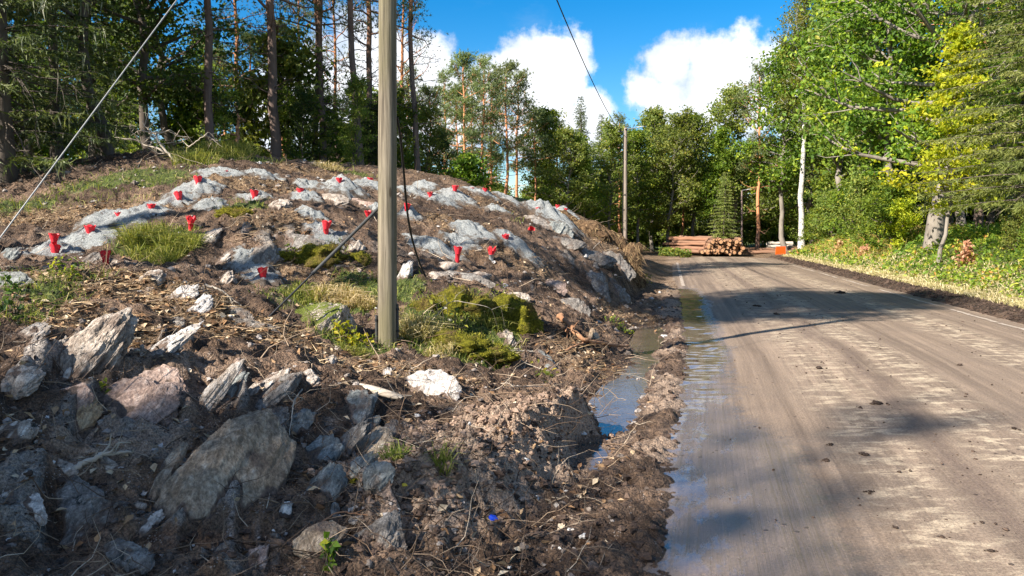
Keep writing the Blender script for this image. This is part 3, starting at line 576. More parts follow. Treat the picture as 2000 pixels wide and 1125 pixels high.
# bedrock standing out of the scraped slope: pieces of the hillside
OUT = [(172,690,95,150,24,'pale',.5),(150,820,62,90,28,'ochre',.5),(152,765,60,45,28,'pink',.5),(318,675,34,100,24,'white',.6),(262,812,150,120,26,'pink',.35),(320,760,90,60,20,'pink',.3),
 (398,792,34,130,24,'pale',.5),(432,782,30,110,22,'slate',.5),(505,765,45,90,26,'pale',.5),(600,740,40,40,20,'pale',.5),(545,760,50,80,25,'grey',.5),
 (690,815,60,110,18,'slate',.4),(620,885,60,80,22,'slate',.5),(650,895,34,110,26,'grey',.5),(625,955,55,80,20,'slate',.5),(680,930,34,120,28,'slate',.5),
 (150,1045,34,70,14,'grey',.5),(278,1030,28,80,22,'white',.5),(405,1005,52,60,20,'white',.5),(492,1105,62,90,20,'pink',.5),(745,1050,80,100,20,'grey',.6),
 (55,985,90,34,30,'white',.5),(210,915,120,24,35,'pale',.5),(110,905,60,24,25,'pale',.5),(120,1000,200,90,20,'grey',.35),(250,1085,80,50,20,'grey',.5),
 (345,585,34,60,24,'white',.6),(382,602,34,50,20,'white',.6),(292,575,26,26,0,'pale',.8),(440,548,30,40,14,'pale',.7),(522,498,52,52,20,'grey',.6),(700,488,44,42,10,'pale',.7),(790,540,24,50,10,'white',.7),
 (850,548,60,40,-10,'pale',.7),(905,545,80,30,14,'grey',.6),(640,520,90,20,5,'pink',.5),(575,478,90,50,10,'grey',.5),(170,512,44,52,16,'grey',.6),(25,495,34,36,0,'slate',.7),(20,548,70,40,10,'slate',.6),
 (390,470,36,60,24,'pale',.6),(430,505,30,50,20,'pale',.6),(615,322,44,20,0,'pale',.8),(700,395,80,30,12,'pink',.6),(545,400,34,22,0,'pale',.7),(650,390,60,30,8,'pale',.5),
 (1150,500,90,36,18,'grey',.6),(1205,515,60,44,26,'grey',.6),(1100,475,70,28,14,'grey',.6),(1085,445,60,50,24,'slate',.6),(1040,432,50,30,20,'pale',.5),(1160,560,80,50,24,'grey',.6),(1210,580,50,60,20,'grey',.7),
 (1080,560,50,30,14,'pink',.6),(1010,585,40,30,10,'pale',.6),(985,560,30,20,0,'white',.7),(930,540,50,24,14,'pale',.6),(1120,600,50,34,10,'grey',.6),(1060,705,66,44,16,'slate',.6),(990,665,40,40,10,'pale',.6),(640,705,34,40,16,'pale',.6),
 (755,728,20,24,0,'white',.7),(300,540,36,30,10,'pale',.6),(230,510,34,24,12,'pale',.6),(860,520,60,26,10,'pale',.6),(480,640,90,40,20,'grey',.5),(455,610,60,24,10,'grey',.6),(60,650,40,50,20,'pale',.5),(40,740,60,50,20,'pale',.4),(20,850,60,60,20,'pale',.5),
 (570,830,50,60,22,'slate',.5),(530,830,50,60,24,'grey',.5),(760,860,34,70,22,'grey',.4)]
for (px, py, w, h, t, m, th) in OUT:
    big = w * h > 5000
    make_rock('rock_outcrop', px, py, w, h, t, m, th, 0.74, n=34 if big else 18, parent=hillside, strata=0.10)
# loose boulders and slabs
for (px, py, w, h, t, m, th, lb) in [
 (438,935,165,190,24,'tan',.6,'largest boulder, tan and grey, sticking out of shaded soil at lower left'),
 (628,640,95,95,30,'mossy',.7,'whitish boulder left of the pole foot with moss on top'),
 (842,767,84,56,22,'white',.7,'white boulder with black lichen spots below the pole foot'),
 (325,925,28,90,10,'tan',.7,'brown upright stone splinter beside the largest boulder'),
 (353,912,18,44,-28,'slate',.7,'small green-grey stone leaning on the brown splinter'),
 (722,882,52,72,20,'tan',.4,'tan slate slab above the blue-green slate'),
 (714,913,34,40,30,'pale',.4,'small pale slate flake lying against the tan slab'),
 (722,852,24,22,60,'slate',.3,'light blue-grey slate flake lying flat above tan slab'),
 (724,832,22,26,40,'slate',.4,'blue-grey slate chip, uppermost of the slate slabs'),
 (738,935,44,44,24,'slate',.4,'blue-green slate slab at the right of the slate group'),
 (702,950,24,50,38,'pale',.4,'long pale slate splinter left of blue-green slab'),
 (622,1060,74,50,-8,'tan',.6,'angular rust brown rock at the bottom beside the grey boulder'),
 (556,1000,20,24,0,'white',.8,'small white stone on dark soil right of the largest boulder'),
 (690,1000,16,16,0,'white',.8,'small bluish white stone below the slate slabs'),
 (698,1013,26,12,0,'pale',.7,'flat pale stone under the bluish white stone'),
 (648,1005,24,30,10,'grey',.6,'small grey slab left of the bluish white stone'),
 (126,740,12,34,8,'white',.7,'narrow white stone left of the pale slab on the slope'),
 (1160,660,18,24,0,'tan',.9,'round buff stone resting behind the orange root'),
 (268,990,24,16,-20,'pale',.6,'small split stone on shaded soil left of largest boulder'),
 (155,975,14,14,0,'pale',.8,'small pale chip lying on shaded soil at lower left'),
 (345,635,26,22,0,'grey',.8,'dark grey round stone above the narrow white rock'),
 (1085,990,14,12,0,'pale',.8,'small pale stone at the foot of the mud ridge')]:
    make_rock('rock', px, py, w, h, t, m, th, 0.45 if w * h < 6000 else 0.6, n=56 if w > 90 else 18, label=lb, cat='rock', lean=48 if w * h > 2500 else 35)
# ------------------------------------------------------------------ grey heaps of drill cuttings
def gravel_mat():
    g = G('drill_cuttings'); v = g.pos(); n = g.noise(v, 60, 4, 0.7); n2 = g.noise(v, 4, 3)
    col = g.mix(g.rng(n, 0.3, 0.7), (0.170, 0.180, 0.175), (0.50, 0.51, 0.495)); col = g.mix(g.rng(n2, 0.5, 0.75, 0, 0.5), col, (0.10, 0.105, 0.10))
    col = g.mix(g.rng(g.noise(v, 9, 4, 0.7), 0.58, 0.68, 0, 0.85), col, (0.085, 0.06, 0.045))
    col = g.mix(g.rng(g.math('ADD', g.attr('rnd'), g.math('MULTIPLY_ADD', g.noise(v, 7, 5, 0.7), 1.3, -0.65)), 0.55, 0.85, 0, 0.9), col, g.mix(n, (0.05, 0.033, 0.022), (0.16, 0.11, 0.075)))
    return g.fin(g.pbr(col, 0.95, g.bump(g.math('ADD', n, g.noise(v, 160, 3)), 0.9, 0.03), 0.15))
M_GRAVEL = gravel_mat()
HEAPS = [(110,498,95,34,'leftmost grey cuttings heap, under the stacked plugs'),(175,468,110,34,'long grey cuttings heap sloping down under a low plug at left'),(232,432,100,26,'grey cuttings heap whose plug shows only its rim'),(285,415,90,22,'grey cuttings heap with plug above the green grass clump'),
 (345,398,80,26,'grey cuttings heap under the tilted plug'),(392,378,80,46,'broad lumpy cuttings heap under the plug near the dead branches'),(432,347,75,28,'grey cuttings heap at upper left hiding most of its plug'),(512,345,66,16,'low pale cuttings heap on the crest without a plug'),
 (412,412,62,34,'bare smooth cuttings heap above the toothed plug'),(500,390,72,22,'cuttings heap with one plug above the mossy hump'),(595,390,52,22,'small cuttings heap with plug left of the big pale heap'),(600,366,46,16,'small bare cuttings heap behind the plug left of the big heap'),
 (668,385,80,58,'largest pale cuttings heap on the crest left of the pole'),(722,366,62,18,'low cuttings heap just left of the pole on the crest'),(606,430,56,28,'bare cuttings heap above the dark hollow'),(628,462,62,30,'cuttings heap behind the tall plug over yellow moss'),
 (512,550,84,26,'lowest cuttings heap, at the foot of the slope'),(488,518,66,30,'bare grey heap above the lowest plug'),(735,420,30,34,'narrow cuttings heap half hidden left of the pole'),(797,436,46,52,'steep cuttings heap just right of the pole'),
 (800,378,52,18,'bare pale cuttings heap right of the pole near the crest'),(828,368,50,22,'pointed bare cuttings heap on the crest right of the pole'),(852,396,66,22,'flat cuttings heap under the leftmost plug of the crest row'),(886,386,60,24,'peaked cuttings heap under the second plug of the crest row'),
 (926,378,46,16,'cuttings heap with a rim showing between two crest plugs'),(950,382,30,14,'small cuttings heap under the last plug of the crest row'),(984,395,46,20,'bare cuttings heap on the crest right of the plug row'),(968,415,48,18,'narrow bare cuttings heap below the crest at right'),
 (912,455,76,36,'large bare pointed cuttings heap in the middle right of the slope'),(838,486,86,24,'long bare cuttings heap left of the tall red plug'),(890,482,60,24,'bare cuttings heap behind the tall red plug'),(996,476,66,26,'cuttings heap under the lone plug at right'),
 (1062,432,80,60,'cuttings slope spilling over pale rock at the right end'),(1100,416,46,16,'last cuttings heap at the right end with twin plugs')]
_hp = []
for (px, py, w, h, lb) in HEAPS:
    p = hit(px, py - h * 0.25); k = p.y / 1510; _hp.append((p.x, p.y, w * k * 0.66, h * k * 0.42, lb))
def heap_h(x, y):
    z = np.zeros_like(np.asarray(x, float))
    for (cx, cyy, r, hh, _) in _hp:
        q = np.sqrt((x - cx) ** 2 + ((y - cyy) / 0.85) ** 2) / r
        z = np.maximum(z, hh * np.clip(1 - q, 0, 1) ** 1.15)
    return z
def HH(x, y): return H(x, y) + heap_h(x, y)
for (cx, cyy, r, hh, lb) in _hp:
    nr, ns = 20, 56; th = np.arange(ns) * 2 * math.pi / ns; q = (np.linspace(0, 1, nr) ** 0.9)[:, None]
    edge = 1 + 0.42 * fbm(np.cos(th) * 2.2 + cx * 3, np.sin(th) * 2.2 + cyy, 2, 4)
    gx, gy = slope(cx, cyy); dn = -np.array([gx, gy]); sl = np.linalg.norm(dn) + 1e-6; dn = dn / sl
    stretch = 1 + np.clip((np.cos(th) * dn[0] + np.sin(th) * dn[1]), 0, 1) * min(1.0, sl * 1.6)
    X = cx + r * q * (edge * stretch * np.cos(th))[None]; Y = cyy + r * 0.85 * q * (edge * stretch * np.sin(th))[None]
    prof = np.clip(1 - q, 0, 1) ** 1.15 - 0.06 * np.exp(-(q / 0.08) ** 2)
    base = H(X, Y, False) * 0.35 + H(X, Y) * 0.65
    Z = base + hh * prof * (1 + 0.35 * fbm(X * 5, Y * 5, 1, 3)) + 0.012 + 0.02 * (1 - q) + 0.028 * fbm(X * 9, Y * 9, 4, 3, ridged=True) * (1 - 0.6 * q) - 0.07 * sstep(0.8, 1, q) * np.ones_like(X) + 0.006 * fbm(X * 30, Y * 30, 0, 2)
    V = np.stack([X, Y, Z], -1).reshape(-1, 3); i = np.arange(nr - 1)[:, None] * ns; j = np.arange(ns)[None]; kx = (j + 1) % ns
    F = np.stack([i + j, i + kx, i + ns + kx, i + ns + j], -1).reshape(-1, 4)
    c = V[:ns].mean(0); V = V - c
    o = MB().add(V, F, np.repeat(q.ravel(), ns)).build('drill_cuttings_heap', M_GRAVEL); o.location = c; tag(o, lb, 'gravel heap', 'heaps of drill cuttings on the mound')
# ------------------------------------------------------------------ red blast-hole plugs
def plastic(name, c, rough=0.45):
    g = G(name); n = g.noise(g.obj(), 14, 3); sc = g.noise(g.map(g.obj(), (60, 60, 12)), 1, 4, 0.7)
    col = g.mix(g.rng(n, 0.3, 0.75, 0, 0.4), c, tuple(x * 0.7 for x in c)); col = g.mix(g.rng(sc, 0.54, 0.72, 0, 0.5), col, (0.42, 0.36, 0.33))
    p = g.pbr(col, rough, spec=0.4); t = g.nd('ShaderNodeBsdfTranslucent', {'Color': (*c, 1)})
    return g.fin(g.nd('ShaderNodeMixShader', {0: 0.22, 1: p, 2: t}))
M_RED = plastic('red_plastic', (0.86, 0.035, 0.055)); M_ORANGE = plastic('orange_plastic', (0.9, 0.13, 0.01)); M_DUSTY = plastic('dusty_plastic', (0.42, 0.44, 0.45))
def lathe(prof, ns=20, teeth=None):
    th = np.arange(ns) * 2 * math.pi / ns; V = []
    for k, (r, z) in enumerate(prof):
        dz = teeth[k] * (0.5 + 0.5 * np.cos(th * 5)) ** 3 if teeth is not None else 0 * th
        V.append(np.stack([r * np.cos(th), r * np.sin(th), z - dz], 1))
    V = np.concatenate(V); n = len(prof); i = np.arange(n - 1)[:, None] * ns; j = np.arange(ns)[None]; k = (j + 1) % ns
    return V, np.stack([i + j, i + k, i + ns + k, i + ns + j], -1).reshape(-1, 4)
_fl = [(0.040, 0.095), (0.043, 0.11), (0.052, 0.14), (0.066, 0.19), (0.075, 0.225), (0.0775, 0.228), (0.073, 0.222), (0.062, 0.185), (0.047, 0.135), (0.037, 0.10)]
ME_FLARE = MB().add(*lathe(_fl, 30, [0, 0, 0.0, 0.006, 0.02, 0.022, 0.02, 0.006, 0, 0])).mesh('flared_collar', M_RED)
ME_FLARE_T = MB().add(*lathe(_fl, 30, [0, 0, 0.01, 0.03, 0.055, 0.06, 0.055, 0.03, 0.01, 0])).mesh('flared_collar', M_RED)
ME_TUBE = MB().add(*lathe([(0.034, -0.16), (0.036, -0.02), (0.041, 0.10), (0.0435, 0.1005), (0.036, 0.104), (0.030, 0.09), (0.002, 0.085)], 20)).mesh('tube', M_RED)
ME_TUBE_D = MB().add(*lathe([(0.034, -0.16), (0.036, -0.02), (0.041, 0.10), (0.0435, 0.1005), (0.036, 0.104), (0.030, 0.09), (0.002, 0.085)], 20)).mesh('tube', M_DUSTY)
G_PL = 'red blast-hole plugs on the mound'
def plug(px, py, w, show, label, tilt=(0, 0), toothed=False, dusty=False, raise_=0.0):
    """px, py: foot of what shows; show: how much of its height stands clear (m); w: width in the photograph"""
    p = hit(px, py, HH); s = w * p.y / 1510 / 0.155; s = min(max(s, 0.75), 1.35)
    t = thing('blast_hole_plug', label, 'plug', (p.x, p.y, p.z - (0.228 - show) * s + raise_ * s), rr.uniform(0, 6), G_PL)
    t.rotation_euler = (R(tilt[0] + rr.uniform(-7, 7)), R(tilt[1] + rr.uniform(-7, 7)), rr.uniform(-3, 3)); t.scale = (s, s, s)
    link('flared_collar', ME_FLARE_T if toothed else ME_FLARE, t); link('tube', ME_TUBE_D if dusty else ME_TUBE, t)
    return t
for a in [
 (107,498,21,0.14,'lower red plug of the stacked pair at far left',(0,0)),
 (207,517,22,0.21,'tall red plug below the stacked pair, by a grey rock'),(176,453,21,0.10,'low red plug just above the stacked pair at left'),(232,421,18,0.05,'red plug sunk to its rim in the long grey heap'),
 (297,409,16,0.10,'red plug above the green grass clump'),(352,391,17,0.16,'tilted red plug above and left of the toothed plug',(0,16)),(387,360,17,0.15,'red plug nearest the dead branches'),(438,334,14,0.03,'uppermost red plug at left, only its rim showing'),
 (373,446,19,0.2,'tall toothed red plug in the brown litter',(0,8),True),(497,386,17,0.15,'red plug above the mossy hump in the upper middle'),(587,378,15,0.10,'red plug left of the largest pale heap'),(663,359,13,0.14,'red plug atop the largest pale heap'),
 (722,354,12,0.09,'red plug on the crest just left of the pole'),(720,425,14,0.14,'red plug left of the pole beneath the slanting black rod'),(636,461,20,0.22,'tall red plug standing above the yellow moss'),(515,543,22,0.15,'lowest red plug, on the heap at the foot of the slope'),
 (793,411,14,0.16,'red plug just right of the pole behind the black cable',(0,-10)),(842,384,11,0.13,'leftmost red plug of the crest row right of the pole'),(888,373,13,0.13,'second red plug of the crest row, atop a peaked heap'),(922,369,9,0.04,'red plug of the crest row showing only its rim'),
 (947,375,10,0.11,'rightmost red plug of the crest row'),(893,510,18,0.25,'tall red plug above the mossy boulder right of the pole'),(959,508,18,0.23,'split red plug on a dusty tube right of the tall plug',(0,-9),True,True),(989,471,15,0.14,'lone red plug right of the large pointed heap',(0,8)),
 (1051,410,9,0.10,'red plug on the pale rock near the right end'),(1089,408,9.5,0.13,'left one of the twin red plugs at the right end'),(1106,411,9,0.08,'right one of the twin red plugs at the right end')]:
    t = plug(*a)
    if a[0] == 107:
        u = plug(105, 498, 20, 0.22, 'upper red plug of the stacked pair at far left'); u.location = t.location + Vector((-0.01, 0, 0.155))
# a crushed one lying in the soil
p = hit(1030, 451); o = MB().add(*lathe(_fl, 24, [0.01] * 10)).build('blast_hole_plug', M_RED); o.location = p - Vector((0, 0, 0.02)); o.rotation_euler = (1.2, 0.4, 0.5); o.scale = (1, 0.6, 0.8)
tag(o, 'crushed red plug lying half buried on the right part of the slope', 'plug', G_PL)
# ------------------------------------------------------------------ poles, guys and wires
def wood_mat(name, lo, hi, green=None):
    g = G(name); v = g.obj(); n = g.noise(g.map(v, (26, 26, 0.9)), 1, 6, 0.65); n2 = g.noise(g.map(v, (3, 3, 0.6)), 1, 4); cr = g.noise(g.map(v, (48, 48, 0.8)), 1, 4, 0.65)
    col = g.mix(g.rng(n, 0.3, 0.72), lo, hi)
    if green: col = g.mix(g.rng(n2, 0.4, 0.62, 0, 0.6), col, green)
    col = g.mix(g.rng(cr, 0.55, 0.66, 0, 0.8), col, tuple(c * 0.35 for c in lo))
    vo = g.vor(g.map(v, (5, 5, 1.4)), 1); col = g.mix(g.rng(vo, 0.10, 0.06, 0, 0.8), col, (0.05, 0.035, 0.02))
    return g.fin(g.pbr(col, 0.85, g.bump(g.math('ADD', n, g.math('MULTIPLY', cr, -0.8)), 0.6, 0.008), 0.25))
def metal_mat(name, c, rough=0.5, metallic=0.0):
    g = G(name); n = g.noise(g.obj(), 20, 3); return g.fin(g.pbr(g.mix(n, c, tuple(x * 0.6 for x in c)), rough, None, 0.4, Metallic=metallic))
M_POLE = wood_mat('weathered_pole_wood', (0.070, 0.056, 0.040), (0.265, 0.222, 0.160), (0.150, 0.135, 0.068))
M_POLE2 = wood_mat('grey_pole_wood', (0.17, 0.135, 0.11), (0.30, 0.25, 0.21))
M_GALV = metal_mat('galvanised_steel', (0.30, 0.31, 0.32), 0.45, 0.6); M_BLACK = metal_mat('black_plastic', (0.018, 0.018, 0.02), 0.5); M_CABLE = metal_mat('wire_strand', (0.36, 0.355, 0.34), 0.5, 0.3)
M_RODGREY = metal_mat('grey_rubber_sleeve', (0.06, 0.06, 0.058), 0.6)
PB = at(757, 690, 8.5); PB.z = hz(PB.x, PB.y); PTOP = at(757, -604, 8.55)
pole = thing('utility_pole', 'tall greenish wooden utility pole standing in front of the mound', 'pole', PB)
def wood_pole(base, top, r0, r1, parent, name='shaft', mat=M_POLE, sides=28):
    z = np.linspace(-0.3, 1, 40) ; z = np.concatenate([[-0.06], np.linspace(0, 1, 40)]); d = np.array(top - base)
    P = z[:, None] * d[None]; V, F = tube(P, r0 + (r1 - r0) * z, sides)
    a = np.arctan2(V[:, 1], V[:, 0]); V = V * np.stack([1 + 0 * a, 1 + 0 * a, 1 + 0 * a], 1); V[:, :2] += 0.003 * np.stack([fbm(V[:, 0] * 9, V[:, 1] * 9, V[:, 2] * 0.8, 2), fbm(V[:, 0] * 9 + 5, V[:, 1] * 9, V[:, 2] * 0.8, 2)], 1)
    n = len(V); V = np.concatenate([V, V[-sides:].mean(0)[None]]); F2 = np.array([[n - sides + k, n - sides + (k + 1) % sides, n] for k in range(sides)])
    mb = MB().add(V, F); mb.F.append(F2); mb.M.append(np.zeros(len(F2), int)); return mb.build(name, mat, parent)
wood_pole(PB, PTOP, 0.107, 0.085, pole)
def stick(name, pts, r, mat, parent=None, sides=8, off=Vector((0, 0, 0)), label=None, cat=None, group=None):
    P = np.array([tuple(q) for q in pts]); c = P[0].copy(); V, F = tube(P - c, r, sides); o = MB().add(V, F).build(name, mat, parent); o.location = Vector(c) - off
    if label: tag(o, label, cat, group)
    return o
# earth-wire conduits strapped to the pole foot
for (dx, dy, z0, z1) in ((-0.112, -0.045, -0.05, 0.30), (0.118, -0.02, 0.05, 0.42)):
    c = stick('conduit', [(dx, dy, z0), (dx, dy, z1)], 0.014, M_RODGREY, pole)
    for zc in (0.22, 0.03):
        V, F = tube([(0, 0, z0 + (z1 - z0) * (0.85 if zc > 0.1 else 0.2) - z0 - 0.012), (0, 0, z0 + (z1 - z0) * (0.85 if zc > 0.1 else 0.2) - z0 + 0.012)], 0.021, 10); MB().add(V, F).build('clip', M_BLACK, c)
ks = stick('crossarm_bracket', [PTOP + Vector((-0.02, -0.13, -0.25)) - PB, PTOP + Vector((0.55, -0.13, -0.15)) - PB], 0.035, M_GALV, pole)
# guy wires
top_fix = PTOP + Vector((-0.05, -0.05, -0.35))
A0 = hit(-250, 805)
stick('guy_wire', [A0.lerp(top_fix, t) for t in np.linspace(0, 1, 12)], 0.0048, M_CABLE, label='pale taut guy wire crossing the upper left up to the pole top', cat='wire')
a = hit(530, 614); b = at(741, 405, 8.72); 
rod = thing('guy_rod', 'black slanting guy rod running from the soil up behind the pole', 'rod', a)
mid = a.lerp(b, 0.36)
stick('rod_lower', [Vector((0, 0, 0)) - (b - a) * 0.05, mid - a], 0.011, M_BLACK, rod); stick('sleeve', [mid - a, b - a], 0.019, M_RODGREY, rod)
stick('coupling', [(mid - a) * 0.985, (mid - a) * 1.03], 0.023, M_BLACK, rod)
a = hit(832, 541); b = PB.lerp(PTOP, 0.36) + Vector((0.09, 0.1, 0)); pts = []
for t in np.linspace(0, 1, 16):
    q = a.lerp(b, t); q.x -= 0.16 * math.sin(math.pi * t) * (1 - t) ; pts.append(q)
stick('ground_cable', pts, 0.014, M_BLACK, label='black cable hanging from the pole down to rock right of it', cat='cable')
# the far lamp pole and its overhead line
FB = Vector(((1221 - 1000) / 1510 * 50, 50.0, 0)); FB.z = hz(FB.x, FB.y) - 0.1; FT = at(1222, 250, 50)
lp = thing('lamp_pole', 'tall grey wooden pole with lamp arm beyond the end of the mound', 'pole', FB)
wood_pole(FB, FT, 0.125, 0.10, lp, mat=M_POLE2, sides=14)
def luminaire(parent, p0, p1, size=0.3):
    d = (p1 - p0).normalized(); arm = stick('lamp_arm', [p0, p1], 0.03, M_GALV, parent)
    V, F = rock_verts(np.random.RandomState(3), (size * 2.2, size * 0.9, size * 0.3), 6, 6, 0, 0)
    D, F = cubesphere(6); V = D * np.array([size * 1.1, size * 0.42, size * 0.16]); V[:, 2] = np.maximum(V[:, 2], -size * 0.07)
    A = np.array(Euler((0, -math.asin(max(-1, min(1, d.z))), math.atan2(d.y, d.x))).to_matrix()); V = V @ A.T
    o = MB().add(V, F).build('lamp_head', metal_mat('lamp_grey', (0.55, 0.56, 0.57), 0.4), parent); o.location = p1 + d * size * 0.8
T = FT - FB
luminaire(lp, T + Vector((0, 0, -0.1)), T + Vector((0.75, -0.1, 0.02)), 0.24)
for dx in (-0.35, 0.0): stick('insulator', [T + Vector((dx, 0, -0.25)), T + Vector((dx, -0.12, -0.05))], 0.05, M_BLACK, lp)
stick('bracket', [T + Vector((-0.5, 0, -0.22)), T + Vector((0.1, 0, -0.22))], 0.035, M_GALV, lp)
pts = [(-0.2, -0.02, t) for t in np.linspace(0.3, T.z - 0.3, 8)]; stick('down_cable', pts, 0.018, M_BLACK, lp)
pts = []
w0 = FT + Vector((-0.4, 0, -0.1)); w1 = PTOP + Vector((0.5, -0.13, -0.1))
for t in np.linspace(0, 1, 40):
    q = w0.lerp(w1, t); q.z -= 4 * 0.55 * t * (1 - t); pts.append(q)
stick('overhead_cable', pts, 0.016, M_BLACK, label='black overhead cable sagging across the sky to the far pole', cat='cable')
SB = at(1449, 499, 57); SB.z = hz(SB.x, SB.y) - 0.05; ST = at(1449, 372, 57)
sl = thing('street_lamp', 'slim dark street lamp standing by the log pile', 'street lamp', SB)
T = ST - SB; stick('lamp_post', [(0, 0, -0.2), T * 0.35, T], [0.09, 0.075, 0.06], metal_mat('brown_steel', (0.26, 0.19, 0.17), 0.5), sl, 12)
luminaire(sl, T, T + Vector((0.35, -0.05, 0.06)), 0.17)
# ------------------------------------------------------------------ timber
def log_mats():
    g = G('log_bark'); v = g.obj(); n = g.noise(g.map(v, (2, 14, 14)), 1, 5, 0.65)
    col = g.mix(n, (0.09, 0.05, 0.033), (0.29, 0.18, 0.12)); col = g.mix(g.orand(), col, g.mix(1.0, col, (1.25, 1.0, 0.85), 'MULTIPLY')); bark = g.fin(g.pbr(col, 0.9, g.bump(n, 0.6, 0.02)))
    g = G('sawn_end'); v = g.obj(); r = g.nd('ShaderNodeVectorMath', {0: g.map(v, (0, 1, 1))}, o='Value', operation='LENGTH')
    ring = g.math('SINE', g.math('MULTIPLY', r, 170.0)); c = g.mix(g.orand(), (0.28, 0.16, 0.085), (0.52, 0.34, 0.20)); c = g.mix(g.rng(r, 0.0, 0.10), (0.42, 0.20, 0.09), c)
    c = g.mix(g.math('MULTIPLY_ADD', ring, 0.12, 0.12), c, (0.30, 0.16, 0.08)); c = g.mix(g.rng(g.noise(v, 9, 3), 0.5, 0.7, 0, 0.5), c, (0.24, 0.15, 0.10)); end = g.fin(g.pbr(c, 0.85))
    g = G('pale_log_bark'); n = g.noise(g.map(g.obj(), (2, 14, 14)), 1, 5); pale = g.fin(g.pbr(g.mix(n, (0.30, 0.25, 0.20), (0.60, 0.54, 0.46)), 0.9))
    return bark, end, pale
M_LOG, M_END, M_LOGP = log_mats()
def log_mesh(L, seed, m):
    r_ = np.random.RandomState(seed); z = np.linspace(0, L, 7); P = np.stack([-z, 0.015 * r_.normal(size=7), 0.015 * r_.normal(size=7)], 1); V, F = tube(P, np.linspace(1, 0.9, 7) * 0.1, 12); V[:, 1:] *= (1 + 0.05 * r_.normal(size=(len(V), 1)))
    return MB().add(V, F).mesh('log', m)
th = np.arange(12) * 2 * math.pi / 12; _dv = np.stack([0 * th + 0.004, 0.083 * np.cos(th), 0.083 * np.sin(th)], 1)
ME_CUT = MB().add(np.concatenate([_dv, [[0.006, 0, 0]], _dv * np.array([-1, 1, 1])]), np.array([[k, (k + 1) % 12, 12] for k in range(12)])).mesh('cut_end', M_END, smooth=False)
LOGS = [log_mesh(4.3, k, M_LOG) for k in range(4)]; LOGSP = [log_mesh(4.3, 9 + k, M_LOGP) for k in range(2)]
lr = np.random.RandomState(5)
def log(p, yaw, rad, label, group, L=1.0, pitch=0.0, pale=False):
    o = link('log', (LOGSP if pale else LOGS)[lr.randint(2 if pale else 4)]); o.location = p; s = rad / 0.1; o.scale = (L, s, s); o.rotation_euler = (lr.uniform(0, 6), pitch, yaw)
    tag(o, label, 'log', group); c = link('cut_end', ME_CUT, o); return o
def pile(x0, y0, wid, rows, yaw, label, group, L=1.0, rmin=0.06, rmax=0.16):
    """rows of logs; the cut ends lie along a line from x0, y0 across the log direction"""
    ax = Vector((math.cos(yaw), math.sin(yaw), 0)); sd = Vector((-ax.y, ax.x, 0)); z = 0.0
    for r in range(rows):
        s = lr.uniform(0, 0.1) + 0.05 * r; zz = []
        while s < wid - 0.10 * r * 1.2:
            rad = lr.uniform(rmin, rmax); s += rad; j = lr.uniform(-0.5, 0.3)
            p = Vector((x0, y0, 0)) + sd * (s + 0.10 * r) + ax * j; p.z = hz(p.x, p.y) * 0 + z + rad + lr.uniform(-0.05, 0.06)
            log(p, yaw + lr.uniform(-0.04, 0.04), rad, label, group, L * lr.uniform(0.92, 1.04), lr.uniform(-0.02, 0.02)); s += rad * 1.02
        z += 0.185
pile(at(1368, 500, 53.5).x, 53.5, 2.75, 6, R(-96), 'short log with sawn end facing the road, in the stack with round ends', 'logs in the round-ended stack')
pile(at(1372, 500, 56).x, 54.6, 2.0, 6, R(-40), 'long reddish log seen from its side in the rear left stack', 'logs in the left stack', 0.8)
for k in range(9):
    p = at(1446 + 8 * (k % 4) + 12 * lr.rand(), 497, 55.5 + 0.4 * k); p.z = 0.12 + 0.16 * (k // 5)
    log(Vector((p.x + 3.6, p.y, p.z)), R(lr.uniform(-6, 6)), lr.uniform(0.09, 0.13), 'reddish log lying lengthwise behind the slim street lamp', 'logs lying behind the street lamp', 0.95)
for k in range(4):
    p = at(1540, 480, 58 + 0.3 * k); log(Vector((p.x + 0.3, p.y, 0.16 + 0.26 * (k // 2) + 0.3)), R(lr.uniform(-5, 5)), 0.14, 'whitish log lying beside the orange board at the bend', 'whitish logs by the orange board', 0.45, pale=True)
# orange board at the bend
p = at(1524, 497, 52.5); p.z = 0.0
ob = thing('barrier_board', 'bright orange plastic barrier board at the bend of the road', 'barrier', p, R(8))
V = np.array([[x, y, z] for x in (-0.36, 0.36) for y in (-0.03, 0.03) for z in (0.08, 0.62)]); V[[1, 3], 0] += 0.06; Fb = [[0, 1, 3, 2], [4, 6, 7, 5], [0, 4, 5, 1], [2, 3, 7, 6], [0, 2, 6, 4], [1, 5, 7, 3]]
MB().add(V, Fb).build('panel', M_ORANGE, ob, smooth=False)
for sx in (-0.3, 0.3):
    V, F = tube([(sx, 0.04, -0.1), (sx, 0.04, 0.2)], 0.025, 8); MB().add(V, F).build('leg', M_BLACK, ob)
# ------------------------------------------------------------------ trees
M_BARK_OAK = bark_mat('oak_bark', (0.10, 0.082, 0.065), (0.32, 0.285, 0.24)); M_BARK_DARK = bark_mat('dark_bark', (0.05, 0.04, 0.032), (0.16, 0.13, 0.105))
M_BARK_PINE = bark_mat('pine_bark', (0.085, 0.06, 0.05), (0.24, 0.17, 0.14), top=(0.30, 0.135, 0.065), ztop=(3.5, 8)); M_BARK_PINE_R = bark_mat('red_pine_bark', (0.14, 0.08, 0.06), (0.34, 0.21, 0.16), top=(0.40, 0.18, 0.09), ztop=(0.5, 3))
M_BARK_BIRCH = bark_mat('birch_bark', (0.34, 0.325, 0.30), (0.66, 0.64, 0.60), (4, 4, 10), spots=(0.06, 0.055, 0.05)); M_DEAD = bark_mat('dead_wood', (0.26, 0.21, 0.16), (0.55, 0.48, 0.39))
M_ROOT = bark_mat('orange_root_bark', (0.20, 0.09, 0.045), (0.48, 0.27, 0.15))
